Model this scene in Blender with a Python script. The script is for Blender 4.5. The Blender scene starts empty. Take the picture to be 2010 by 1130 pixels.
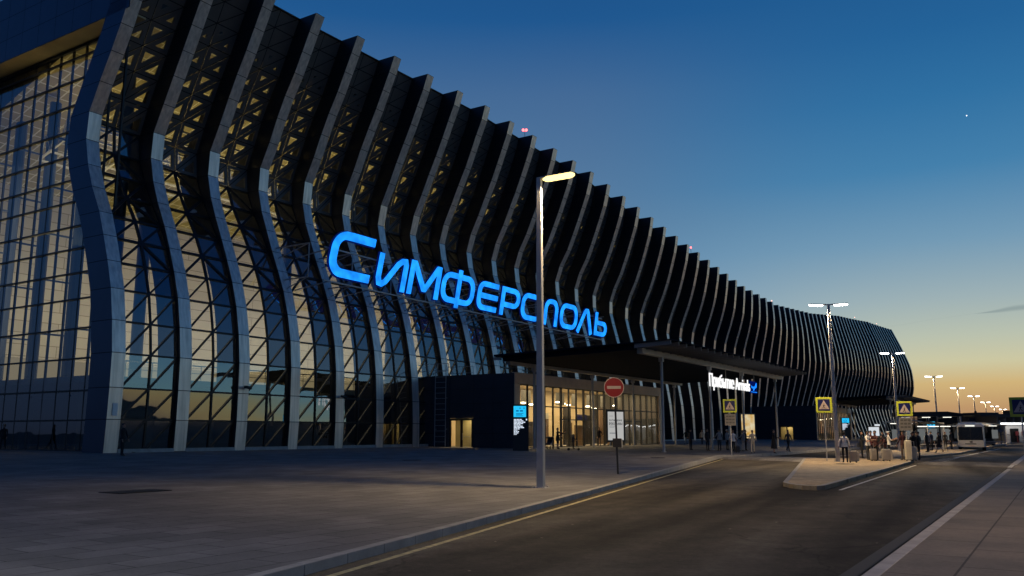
import bpy, bmesh, math, random
from mathutils import Vector, Matrix
random.seed(7)
sc = bpy.context.scene
COL = sc.collection
R = math.radians

# ------------------------------------------------------------------ helpers
def lin(c):
    return tuple(((v/255)/12.92 if v/255 <= .04045 else ((v/255+.055)/1.055)**2.4) for v in c)

def new_mat(name):
    m = bpy.data.materials.new(name); m.use_nodes = True
    nt = m.node_tree; nt.nodes.clear()
    return m, nt, nt.nodes, nt.links

def mat(name, col, rough=.5, metal=0., var=0., vscale=3., bump=0., bscale=30., spec=.5, coat=0.):
    m, nt, N, L = new_mat(name)
    o = N.new('ShaderNodeOutputMaterial'); p = N.new('ShaderNodeBsdfPrincipled')
    L.new(p.outputs[0], o.inputs[0])
    p.inputs['Base Color'].default_value = (*col, 1)
    p.inputs['Roughness'].default_value = rough
    p.inputs['Metallic'].default_value = metal
    p.inputs['Specular IOR Level'].default_value = spec
    p.inputs['Coat Weight'].default_value = coat
    tc = N.new('ShaderNodeTexCoord')
    if var:
        n = N.new('ShaderNodeTexNoise'); n.inputs['Scale'].default_value = vscale; n.inputs['Detail'].default_value = 5
        L.new(tc.outputs['Object'], n.inputs['Vector'])
        mr = N.new('ShaderNodeMapRange'); mr.inputs[1].default_value = .3; mr.inputs[2].default_value = .7
        mr.inputs[3].default_value = 1-var; mr.inputs[4].default_value = 1+var
        L.new(n.outputs[0], mr.inputs[0])
        mx = N.new('ShaderNodeVectorMath'); mx.operation = 'SCALE'; mx.inputs[0].default_value = col
        L.new(mr.outputs[0], mx.inputs['Scale']); L.new(mx.outputs[0], p.inputs['Base Color'])
        mr2 = N.new('ShaderNodeMapRange'); mr2.inputs[3].default_value = max(.05, rough-.12*var*3); mr2.inputs[4].default_value = min(1, rough+.12*var*3)
        L.new(n.outputs[0], mr2.inputs[0]); L.new(mr2.outputs[0], p.inputs['Roughness'])
    if bump:
        n2 = N.new('ShaderNodeTexNoise'); n2.inputs['Scale'].default_value = bscale; n2.inputs['Detail'].default_value = 4
        L.new(tc.outputs['Object'], n2.inputs['Vector'])
        b = N.new('ShaderNodeBump'); b.inputs['Strength'].default_value = bump; b.inputs['Distance'].default_value = .02
        L.new(n2.outputs[0], b.inputs['Height']); L.new(b.outputs[0], p.inputs['Normal'])
    return m

def emit(name, col, s):
    m, nt, N, L = new_mat(name)
    o = N.new('ShaderNodeOutputMaterial'); e = N.new('ShaderNodeEmission')
    e.inputs[0].default_value = (*col, 1); e.inputs[1].default_value = s
    L.new(e.outputs[0], o.inputs[0]); return m

def glass_mat(name, tint, ior, trans=.9):
    m, nt, N, L = new_mat(name)
    o = N.new('ShaderNodeOutputMaterial'); mx = N.new('ShaderNodeMixShader')
    f = N.new('ShaderNodeFresnel'); f.inputs[0].default_value = ior
    t = N.new('ShaderNodeBsdfTransparent'); t.inputs[0].default_value = (*[c*trans for c in tint], 1)
    g = N.new('ShaderNodeBsdfGlossy'); g.inputs['Roughness'].default_value = .012
    g.inputs[0].default_value = (.92, .96, 1, 1)
    # faint waviness of the panes
    tc = N.new('ShaderNodeTexCoord'); n = N.new('ShaderNodeTexNoise'); n.inputs['Scale'].default_value = .35
    L.new(tc.outputs['Object'], n.inputs['Vector'])
    b = N.new('ShaderNodeBump'); b.inputs['Strength'].default_value = .03; b.inputs['Distance'].default_value = .3
    L.new(n.outputs[0], b.inputs['Height']); L.new(b.outputs[0], g.inputs['Normal'])
    L.new(f.outputs[0], mx.inputs[0]); L.new(t.outputs[0], mx.inputs[1]); L.new(g.outputs[0], mx.inputs[2])
    L.new(mx.outputs[0], o.inputs[0]); return m

class MB:
    def __init__(s): s.v = []; s.f = []; s.m = []
    def quad(s, pts, mi=0):
        i = len(s.v); s.v += [tuple(p) for p in pts]; s.f.append(list(range(i, i+len(pts)))); s.m.append(mi); return s
    def box(s, a, b, mi=0, M=None):
        x0, y0, z0 = a; x1, y1, z1 = b
        P = [(x0,y0,z0),(x1,y0,z0),(x1,y1,z0),(x0,y1,z0),(x0,y0,z1),(x1,y0,z1),(x1,y1,z1),(x0,y1,z1)]
        if M is not None: P = [tuple(M @ Vector(p)) for p in P]
        i = len(s.v); s.v += P
        for q in ((0,3,2,1),(4,5,6,7),(0,1,5,4),(1,2,6,5),(2,3,7,6),(3,0,4,7)):
            s.f.append([i+k for k in q]); s.m.append(mi)
        return s
    def hexa(s, P, mi=0):
        i = len(s.v); s.v += [tuple(p) for p in P]
        for q in ((0,3,2,1),(4,5,6,7),(0,1,5,4),(1,2,6,5),(2,3,7,6),(3,0,4,7)):
            s.f.append([i+k for k in q]); s.m.append(mi)
        return s
    def bar(s, p, q, w, h, mi=0, up=(0,0,1)):
        p = Vector(p); q = Vector(q); d = (q-p)
        if d.length < 1e-6: return s
        d.normalize(); u = Vector(up)
        if abs(d.dot(u)) > .99: u = Vector((1,0,0))
        a = d.cross(u).normalized()*(w/2); b = a.cross(d).normalized()*(h/2)
        return s.hexa([p-a-b, p+a-b, q+a-b, q-a-b, p-a+b, p+a+b, q+a+b, q-a+b], mi)
    def tube(s, pts, r, n=8, mi=0, cap=True):
        pts = [Vector(p) for p in pts]; rs = r if isinstance(r, (list, tuple)) else [r]*len(pts)
        rings = []
        for k, p in enumerate(pts):
            d = (pts[min(k+1, len(pts)-1)]-pts[max(k-1, 0)]).normalized()
            u = Vector((0,0,1)) if abs(d.z) < .95 else Vector((1,0,0))
            a = d.cross(u).normalized(); b = a.cross(d).normalized()
            i = len(s.v)
            for j in range(n):
                t = 2*math.pi*j/n; s.v.append(tuple(p+(a*math.cos(t)+b*math.sin(t))*rs[k]))
            rings.append(i)
        for k in range(len(pts)-1):
            for j in range(n):
                s.f.append([rings[k]+j, rings[k]+(j+1) % n, rings[k+1]+(j+1) % n, rings[k+1]+j]); s.m.append(mi)
        if cap:
            s.f.append([rings[0]+j for j in range(n)][::-1]); s.m.append(mi)
            s.f.append([rings[-1]+j for j in range(n)]); s.m.append(mi)
        return s
    def prism(s, poly, z0, z1, mi=0, M=None):
        n = len(poly); i = len(s.v)
        P = [(x, y, z0) for x, y in poly]+[(x, y, z1) for x, y in poly]
        if M is not None: P = [tuple(M @ Vector(p)) for p in P]
        s.v += P
        s.f.append([i+k for k in range(n)][::-1]); s.m.append(mi)
        s.f.append([i+n+k for k in range(n)]); s.m.append(mi)
        for k in range(n):
            s.f.append([i+k, i+(k+1) % n, i+n+(k+1) % n, i+n+k]); s.m.append(mi)
        return s
    def ball(s, c, r, mi=0, n=10, sc_=(1,1,1)):
        i0 = len(s.v); m = n//2
        for a in range(m+1):
            th = math.pi*a/m
            for b in range(n):
                ph = 2*math.pi*b/n
                s.v.append((c[0]+r*sc_[0]*math.sin(th)*math.cos(ph), c[1]+r*sc_[1]*math.sin(th)*math.sin(ph), c[2]+r*sc_[2]*math.cos(th)))
        for a in range(m):
            for b in range(n):
                s.f.append([i0+a*n+b, i0+(a+1)*n+b, i0+(a+1)*n+(b+1) % n, i0+a*n+(b+1) % n]); s.m.append(mi)
        return s
    def build(s, name, mats, parent=None, bevel=0, smooth=False, fixn=True):
        me = bpy.data.meshes.new(name)
        me.from_pydata(s.v, [], s.f)
        if not isinstance(mats, (list, tuple)): mats = [mats]
        for m in mats: me.materials.append(m)
        me.polygons.foreach_set('material_index', s.m)
        if fixn or smooth:
            bm = bmesh.new(); bm.from_mesh(me)
            bmesh.ops.remove_doubles(bm, verts=bm.verts, dist=1e-5)
            if fixn: bmesh.ops.recalc_face_normals(bm, faces=bm.faces)
            bm.to_mesh(me); bm.free()
        if smooth:
            me.polygons.foreach_set('use_smooth', [True]*len(me.polygons))
        me.update()
        o = bpy.data.objects.new(name, me); COL.objects.link(o)
        if parent is not None: o.parent = parent
        if bevel:
            b = o.modifiers.new('bevel', 'BEVEL'); b.width = bevel; b.segments = 2; b.limit_method = 'ANGLE'
        return o

def tag(o, label=None, cat=None, group=None, kind=None):
    if label: o['label'] = label
    if cat: o['category'] = cat
    if group: o['group'] = group
    if kind: o['kind'] = kind
    return o

def thing(name, loc, rz, label, cat, group=None):
    o = bpy.data.objects.new(name, None); COL.objects.link(o)
    o.location = loc; o.rotation_euler = (0, 0, rz); o.empty_display_size = .3
    return tag(o, label, cat, group)

def copy_tree(o, parent=None):
    c = o.copy(); COL.objects.link(c)
    if parent is not None: c.parent = parent
    for ch in list(o.children): copy_tree(ch, c)
    return c

def text_mesh(txt, size, depth=0., sx=1., bold=0.):
    cu = bpy.data.curves.new('txt', 'FONT'); cu.body = txt; cu.size = size; cu.extrude = depth; cu.offset = bold
    cu.align_x = 'CENTER'; cu.align_y = 'CENTER'
    o = bpy.data.objects.new('txt', cu); COL.objects.link(o)
    bpy.context.view_layer.update()
    me = bpy.data.meshes.new_from_object(o.evaluated_get(bpy.context.evaluated_depsgraph_get()))
    bpy.data.objects.remove(o); bpy.data.curves.remove(cu)
    for v in me.vertices: v.co.x *= sx
    return me

def text_obj(name, txt, size, m, parent, M, depth=0., sx=1., bold=0.):
    me = text_mesh(txt, size, depth, sx, bold); me.transform(M); me.materials.clear(); me.materials.append(m)
    me.name = name
    o = bpy.data.objects.new(name, me); COL.objects.link(o)
    if parent is not None: o.parent = parent
    return o

def area(name, loc, target, sx, sy, power, col):
    l = bpy.data.lights.new(name, 'AREA'); l.shape = 'RECTANGLE'; l.size = sx; l.size_y = sy; l.energy = power; l.color = col; l.spread = R(115)
    o = bpy.data.objects.new(name, l); COL.objects.link(o); o.location = loc
    return o

# ------------------------------------------------------------------ facade frame
TH0 = R(32.6)
D0 = Vector((math.sin(TH0), math.cos(TH0), 0)); N0 = Vector((math.cos(TH0), -math.sin(TH0), 0))
FB = Vector((-24.14, 51.33, 0))
UP = Vector((0, 0, 1))
def W(s, u, z): return FB + D0*s + N0*u + UP*z
def gz(u): return .45*min(1, max(0, 1-u/36.))
# matrix whose local x runs along the facade, y outwards (towards the road), z up
def FM(s, u, z):
    M = Matrix.Identity(4)
    M.col[0][:3] = D0; M.col[1][:3] = N0; M.col[2][:3] = UP; M.col[3][:3] = W(s, u, z)
    return M
RZF = math.atan2(D0.y, D0.x)     # rotation of local x onto the facade direction

SP = 4.72
PL = [FB.copy()]; HD = []
p = FB.copy()
for i in range(0, 67):
    th = TH0 + R(max(0, i-44)*.28); HD.append(th)
    p = p + Vector((math.sin(th), math.cos(th), 0))*SP
    PL.append(p.copy())
NF = 66
KEY = {
0:(34.3, [-0.0, 0.1, 0.14, 0.12, -0.14, -0.52, -1.12, -1.77, -2.44, -3.48, -4.16, -4.63, -4.52, -3.6, -2.59, -1.74, -1.0, -0.22, 0.51, 1.2]),
3:(34.12, [0.25, 0.35, 0.32, 0.29, 0.09, -0.34, -0.89, -1.62, -2.36, -3.12, -3.79, -4.27, -4.19, -3.27, -2.51, -1.72, -0.76, 0.0, 0.7, 1.37]),
8:(34.43, [0.41, 0.32, 0.22, -0.03, -0.38, -0.84, -1.34, -1.94, -2.67, -3.43, -4.01, -4.33, -3.77, -2.86, -1.98, -1.15, -0.43, 0.22, 0.88, 1.28]),
13:(33.72, [-0.33, -0.54, -0.75, -1.12, -1.48, -1.75, -2.14, -2.57, -3.03, -3.56, -4.05, -4.16, -3.5, -2.41, -1.6, -0.91, -0.25, 0.35, 0.75, 1.05]),
20:(30.67, [-0.82, -0.9, -0.97, -1.09, -1.36, -1.66, -1.97, -2.27, -2.57, -2.92, -3.11, -2.85, -2.19, -1.48, -0.87, -0.4, 0.01, 0.39, 0.63, 0.78]),
26:(28.17, [-1.96, -1.94, -1.92, -1.9, -1.89, -1.9, -1.91, -1.88, -1.86, -1.84, -1.83, -1.64, -1.17, -0.62, -0.16, 0.18, 0.34, 0.47, 0.55, 0.62]),
31:(27.68, [-2.74, -2.78, -2.81, -2.67, -2.4, -1.94, -1.64, -1.37, -1.13, -0.88, -0.66, -0.39, -0.11, 0.15, 0.4, 0.56, 0.58, 0.49, 0.38, 0.24]),
38:(29.89, [-1.2, -1.52, -1.83, -2.06, -2.05, -1.62, -1.09, -0.58, -0.11, 0.24, 0.47, 0.64, 0.53, 0.39, 0.19, -0.01, -0.22, -0.44, -0.64, -0.83]),
46:(33.72, [0.05, -0.68, -1.21, -1.72, -2.22, -2.0, -1.48, -0.98, -0.5, 0.1, 0.41, 0.38, 0.26, 0.04, -0.42, -0.84, -1.26, -1.63, -1.98, -2.29]),
56:(37.31, [-0.91, -1.53, -2.14, -2.76, -3.23, -2.84, -2.24, -1.73, -1.27, -0.82, -0.61, -0.53, -0.75, -1.18, -1.7, -2.2, -2.87, -3.55, -4.15, -4.72]),
65:(39.13, [-4.11, -4.13, -4.15, -4.18, -4.09, -3.35, -2.43, -1.81, -1.5, -1.45, -1.57, -1.79, -2.33, -3.07, -3.9, -4.64, -5.47, -6.25, -7.0, -7.69]),
}
Z0 = .45
ZL = [.45,2.4,4.3,6.4,8.4,10.4,12.2,13.9,15.5,17.3,18.9,20.7,22.6,24.5,26.4,28.1,29.8,31.4,32.9,34.3]
TL = [(z-.45)/(34.3-.45) for z in ZL]
def prof(i):
    ks = sorted(KEY)
    a = max(k for k in ks if k <= i); b = min(k for k in ks if k >= i)
    t = 0 if a == b else (i-a)/(b-a)
    H = KEY[a][0]*(1-t)+KEY[b][0]*t
    us = [KEY[a][1][j]*(1-t)+KEY[b][1][j]*t for j in range(20)]
    return H, us, [Z0+tt*(H-Z0) for tt in TL]
PR = [prof(i) for i in range(NF)]
def fdepth(i, j):
    t = TL[j]
    lo = .22 if i < 8 else (.22+(min(i, 17)-8)/9*1.1)
    hi = 1.8
    a = min(1, max(0, (t-.38)/.36)); a = a*a*(3-2*a)
    return max(lo, .25) * (1-a) + hi*a
def FP(i, ds, u, z):       # point on fin i: ds along the wall from its near side
    th = HD[i]
    return PL[i] + Vector((math.sin(th), math.cos(th), 0))*ds + Vector((math.cos(th), -math.sin(th), 0))*u + UP*z
FW = .9

# ------------------------------------------------------------------ materials
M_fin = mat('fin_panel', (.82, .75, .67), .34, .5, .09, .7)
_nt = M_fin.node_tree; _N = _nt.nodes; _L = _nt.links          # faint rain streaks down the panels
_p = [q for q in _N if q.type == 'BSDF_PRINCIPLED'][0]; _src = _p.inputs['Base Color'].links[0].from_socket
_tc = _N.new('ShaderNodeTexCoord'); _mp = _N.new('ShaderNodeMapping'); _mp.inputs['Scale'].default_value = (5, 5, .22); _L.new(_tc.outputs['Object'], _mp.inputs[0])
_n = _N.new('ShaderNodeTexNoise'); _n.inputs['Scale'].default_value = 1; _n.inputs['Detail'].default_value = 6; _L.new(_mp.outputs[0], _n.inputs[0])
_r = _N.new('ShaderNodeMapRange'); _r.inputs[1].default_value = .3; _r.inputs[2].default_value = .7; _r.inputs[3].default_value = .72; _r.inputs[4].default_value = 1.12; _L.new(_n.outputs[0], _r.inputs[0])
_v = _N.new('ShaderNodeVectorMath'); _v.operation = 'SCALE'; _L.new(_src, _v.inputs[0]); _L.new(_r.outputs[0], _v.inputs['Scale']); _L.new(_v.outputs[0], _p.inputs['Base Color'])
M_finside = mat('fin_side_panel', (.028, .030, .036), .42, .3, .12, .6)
M_navy = mat('end_frame_panel', (.055, .075, .12), .3, .6, .1, .5)
M_gap = mat('panel_joint', (.006, .006, .007), .8)
M_frame = mat('glazing_frame', (.016, .017, .02), .4, .4)
M_dark = mat('perforated_panel', (.10, .10, .10), .5, .1, .1, 1.)
M_glass = glass_mat('facade_glass', (.93, .95, .9), 2.8)
M_glassv = glass_mat('entrance_glass', (.95, .95, .92), 1.5)
M_cream = mat('interior_cream', (.62, .55, .42), .7, 0, .05, .5)
M_soffit = mat('soffit_brown', (.42, .34, .18), .5, 0, .2, .4)
M_steel = mat('rib_steel', (.022, .028, .045), .7, 0, .1, .5)
M_white = mat('white_paint', (.75, .75, .72), .5, 0, .04, 4)
M_galv = mat('pole_grey', (.40, .40, .40), .45, .2, .08, 3)
M_black = mat('black_plastic', (.012, .012, .013), .45)
M_annex = mat('annex_panel', (.035, .042, .055), .45, .2, .1, .8)
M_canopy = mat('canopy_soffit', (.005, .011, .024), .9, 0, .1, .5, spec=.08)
M_beam = mat('canopy_beam', (.50, .48, .43), .5, .1, .1, 1.5)
M_beige = mat('beige_cladding', (.74, .58, .44), .6, 0, .08, 1.5)
M_kerb = mat('kerb_stone', (.29, .28, .26), .8, 0, .18, 2.5, .3, 40)
M_kerbl = mat('kerb_light', (.38, .36, .33), .8, 0, .18, 2.5, .3, 40)
M_line = mat('paint_white', (.50, .50, .47), .7, 0, .55, 7)
M_yell = mat('paint_yellow', (.42, .36, .17), .7, 0, .5, 7)
M_iron = mat('cast_iron', (.02, .02, .022), .6, .5, .2, 8)
M_led = emit('led_white', (1, .97, .9), 14)
M_ledw = emit('led_warm', (1, .74, .26), 2.6)
M_red = mat('sign_red', (.24, .004, .006), .45, 0, .05, 5)
M_signw = mat('sign_white', (.46, .37, .33), .45)
M_signb = mat('sign_blue', (.008, .012, .09), .4)
M_signy = mat('sign_fluorescent', (.46, .52, .04), .5)
M_tyre = mat('tyre_rubber', (.012, .012, .012), .8)
M_alum = mat('aluminium', (.45, .45, .45), .35, .8)
M_redlamp = emit('red_lamp', (1, .12, .12), 5)

def paving_mat(name, col, bw, bh, rot, var, mortar=.01, dark=.45, streak=0):
    m, nt, N, L = new_mat(name)
    o = N.new('ShaderNodeOutputMaterial'); p = N.new('ShaderNodeBsdfPrincipled'); L.new(p.outputs[0], o.inputs[0])
    tc = N.new('ShaderNodeTexCoord'); mp = N.new('ShaderNodeMapping'); mp.inputs['Rotation'].default_value = (0, 0, rot)
    L.new(tc.outputs['Object'], mp.inputs[0])
    br = N.new('ShaderNodeTexBrick'); br.offset = .5
    br.inputs['Color1'].default_value = (*[c*(1-var) for c in col], 1)
    br.inputs['Color2'].default_value = (*[c*(1+var) for c in col], 1)
    br.inputs['Mortar'].default_value = (*[c*dark for c in col], 1)
    br.inputs['Scale'].default_value = 1; br.inputs['Mortar Size'].default_value = mortar
    br.inputs['Brick Width'].default_value = bw; br.inputs['Row Height'].default_value = bh; br.inputs['Bias'].default_value = 0
    L.new(mp.outputs[0], br.inputs['Vector'])
    n = N.new('ShaderNodeTexNoise'); n.inputs['Scale'].default_value = .5; n.inputs['Detail'].default_value = 8; n.inputs['Roughness'].default_value = .65
    L.new(tc.outputs['Object'], n.inputs['Vector'])
    mr = N.new('ShaderNodeMapRange'); mr.inputs[1].default_value = .3; mr.inputs[2].default_value = .7; mr.inputs[3].default_value = .66; mr.inputs[4].default_value = 1.3
    L.new(n.outputs[0], mr.inputs[0])
    sc1 = N.new('ShaderNodeVectorMath'); sc1.operation = 'SCALE'; L.new(br.outputs[0], sc1.inputs[0]); L.new(mr.outputs[0], sc1.inputs['Scale'])
    # fine grain
    n2 = N.new('ShaderNodeTexNoise'); n2.inputs['Scale'].default_value = 16; n2.inputs['Detail'].default_value = 7; n2.inputs['Roughness'].default_value = .8
    L.new(tc.outputs['Object'], n2.inputs['Vector'])
    mr2 = N.new('ShaderNodeMapRange'); mr2.inputs[1].default_value = .25; mr2.inputs[2].default_value = .75; mr2.inputs[3].default_value = .8; mr2.inputs[4].default_value = 1.2
    L.new(n2.outputs[0], mr2.inputs[0])
    sc2 = N.new('ShaderNodeVectorMath'); sc2.operation = 'SCALE'; L.new(sc1.outputs[0], sc2.inputs[0]); L.new(mr2.outputs[0], sc2.inputs['Scale'])
    L.new(sc2.outputs[0], p.inputs['Base Color'])
    r = N.new('ShaderNodeMapRange'); r.inputs[3].default_value = .6; r.inputs[4].default_value = .85; p.inputs['Specular IOR Level'].default_value = .15; L.new(n.outputs[0], r.inputs[0]); L.new(r.outputs[0], p.inputs['Roughness'])
    b = N.new('ShaderNodeBump'); b.inputs['Strength'].default_value = .35; b.inputs['Distance'].default_value = .01
    L.new(br.outputs['Fac'], b.inputs['Height']); b.invert = True
    L.new(b.outputs[0], p.inputs['Normal'])
    return m

def asphalt_mat(name, col, rot):
    m, nt, N, L = new_mat(name)
    o = N.new('ShaderNodeOutputMaterial'); p = N.new('ShaderNodeBsdfPrincipled'); L.new(p.outputs[0], o.inputs[0])
    tc = N.new('ShaderNodeTexCoord'); mp = N.new('ShaderNodeMapping'); mp0 = N.new('ShaderNodeMapping'); mp0.inputs['Rotation'].default_value = (0, 0, rot)
    mp.inputs['Scale'].default_value = (.035, .38, 1)
    L.new(tc.outputs['Object'], mp0.inputs[0]); L.new(mp0.outputs[0], mp.inputs[0])
    n1 = N.new('ShaderNodeTexNoise'); n1.inputs['Scale'].default_value = 1; n1.inputs['Detail'].default_value = 3      # worn wheel tracks along the lane
    L.new(mp.outputs[0], n1.inputs['Vector'])
    n2 = N.new('ShaderNodeTexNoise'); n2.inputs['Scale'].default_value = .9; n2.inputs['Detail'].default_value = 9; n2.inputs['Roughness'].default_value = .7
    n3 = N.new('ShaderNodeTexNoise'); n3.inputs['Scale'].default_value = 70; n3.inputs['Detail'].default_value = 3
    for q in (n2, n3): L.new(tc.outputs['Object'], q.inputs['Vector'])
    def rng(src, a, b_, lo, hi):
        r = N.new('ShaderNodeMapRange'); r.inputs[1].default_value = a; r.inputs[2].default_value = b_; r.inputs[3].default_value = lo; r.inputs[4].default_value = hi
        L.new(src, r.inputs[0]); return r.outputs[0]
    m1 = N.new('ShaderNodeMath'); m1.operation = 'MULTIPLY'
    L.new(rng(n1.outputs[0], .38, .62, .38, 1.5), m1.inputs[0]); L.new(rng(n2.outputs[0], .32, .68, .6, 1.3), m1.inputs[1])
    m2 = N.new('ShaderNodeMath'); m2.operation = 'MULTIPLY'
    L.new(m1.outputs[0], m2.inputs[0]); n4 = N.new('ShaderNodeTexNoise'); n4.inputs['Scale'].default_value = 9; n4.inputs['Detail'].default_value = 6; n4.inputs['Roughness'].default_value = .8
    L.new(tc.outputs['Object'], n4.inputs['Vector'])
    m0 = N.new('ShaderNodeMath'); m0.operation = 'MULTIPLY'; L.new(rng(n3.outputs[0], .25, .75, .6, 1.4), m0.inputs[0]); L.new(rng(n4.outputs[0], .3, .7, .68, 1.32), m0.inputs[1])
    L.new(m0.outputs[0], m2.inputs[1])
    # thin wandering cracks
    nd = N.new('ShaderNodeTexNoise'); nd.inputs['Scale'].default_value = .7; nd.inputs['Detail'].default_value = 4; L.new(tc.outputs['Object'], nd.inputs['Vector'])
    ad = N.new('ShaderNodeVectorMath'); ad.operation = 'MULTIPLY_ADD'; L.new(nd.outputs['Color'], ad.inputs[0]); ad.inputs[1].default_value = (2.2, 2.2, 0); L.new(tc.outputs['Object'], ad.inputs[2])
    vo = N.new('ShaderNodeTexVoronoi'); vo.feature = 'DISTANCE_TO_EDGE'; vo.inputs['Scale'].default_value = .16; L.new(ad.outputs[0], vo.inputs['Vector'])
    m3 = N.new('ShaderNodeMath'); m3.operation = 'MULTIPLY'; L.new(m2.outputs[0], m3.inputs[0]); L.new(rng(vo.outputs['Distance'], .0, .006, .55, 1.), m3.inputs[1]); m2 = m3
    # pale grit and scraps lying about
    vg = N.new('ShaderNodeTexVoronoi'); vg.inputs['Scale'].default_value = 1.6; L.new(tc.outputs['Object'], vg.inputs['Vector'])
    m5 = N.new('ShaderNodeMath'); m5.operation = 'MULTIPLY'; L.new(m2.outputs[0], m5.inputs[0]); L.new(rng(vg.outputs['Distance'], .03, .045, 5.5, 1.), m5.inputs[1]); m2 = m5
    v = N.new('ShaderNodeVectorMath'); v.operation = 'SCALE'; v.inputs[0].default_value = col; L.new(m2.outputs[0], v.inputs['Scale'])
    L.new(v.outputs[0], p.inputs['Base Color'])
    L.new(rng(n1.outputs[0], .3, .7, .9, .7), p.inputs['Roughness']); p.inputs['Specular IOR Level'].default_value = .12
    b = N.new('ShaderNodeBump'); b.inputs['Strength'].default_value = .5; b.inputs['Distance'].default_value = .01
    L.new(n3.outputs[0], b.inputs['Height']); L.new(b.outputs[0], p.inputs['Normal'])
    return m

M_plaza = paving_mat('plaza_pavers', (.175, .168, .160), 1.2, .6, -RZF, .15, .014, .4)
M_walk = paving_mat('pavement_slabs', (.20, .168, .128), 1.9, 1.25, -RZF, .10, .015, .38)
M_island = paving_mat('island_pavers', (.36, .285, .19), .4, .2, -RZF, .12)
M_asph = asphalt_mat('asphalt', (.078, .067, .050), -R(90-26))
M_asph2 = asphalt_mat('asphalt_table', (.15, .14, .125), -R(90-26))
M_earth = mat('far_ground', (.05, .048, .045), .9, 0, .3, .05)
# ------------------------------------------------------------------ terminal building
TB = thing('terminal_building', FB, 0, 'long airport terminal with a wavy facade of dark vertical fins and glass', 'building')
def local(o, root=TB):
    # meshes are written in world coordinates: hang them under their thing without moving them
    o.parent = root; o.matrix_parent_inverse = Matrix.LocRotScale(root.location, root.rotation_euler, None).inverted()
    return o

def make_fin(i):
    H, us, zs = PR[i]
    us = list(us); zs = list(zs)
    zs[0] = .25
    b = MB(); g = .022
    for j in range(19):
        z0, z1 = zs[j], zs[j+1]; u0, u1 = us[j], us[j+1]
        b0, b1 = u0-fdepth(i, j)-.35, u1-fdepth(i, j+1)-.35
        if i == 0: b0, b1 = u0-2.2, u1-2.2
        def P(ds, t, back):   # t along panel 0..1
            return FP(i, ds, (b0+(b1-b0)*t) if back else (u0+(u1-u0)*t), z0+(z1-z0)*t)
        L = math.hypot(z1-z0, u1-u0); e = g/L
        # front: joint strip, panel, joint strip
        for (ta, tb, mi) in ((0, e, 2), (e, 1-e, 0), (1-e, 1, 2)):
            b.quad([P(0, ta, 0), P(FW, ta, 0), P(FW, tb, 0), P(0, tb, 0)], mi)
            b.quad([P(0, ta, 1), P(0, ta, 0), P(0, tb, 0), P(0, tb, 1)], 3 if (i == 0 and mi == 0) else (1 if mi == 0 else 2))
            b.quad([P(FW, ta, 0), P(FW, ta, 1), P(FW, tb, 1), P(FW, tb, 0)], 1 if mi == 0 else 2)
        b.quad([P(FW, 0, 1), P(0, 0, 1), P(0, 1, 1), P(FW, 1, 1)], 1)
    # cap
    u1 = us[-1]; bk = u1-fdepth(i, 19)-.35 if i else u1-2.2; z1 = zs[-1]
    b.quad([FP(i, 0, bk, z1), FP(i, 0, u1, z1), FP(i, FW, u1, z1), FP(i, FW, bk, z1)], 1)
    return local(b.build('fin', [M_fin, M_finside, M_gap, M_navy]))
for i in range(NF): make_fin(i)

def inset(tri, d):
    # triangle moved inwards by d metres
    A, B, C = tri
    a, b_, c = (B-C).length, (C-A).length, (A-B).length
    I = (A*a+B*b_+C*c)/(a+b_+c)
    area2 = (B-A).cross(C-A).length
    r = area2/(a+b_+c)
    k = max(0, 1-d/r)
    return [I+(v-I)*k for v in tri], k

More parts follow.
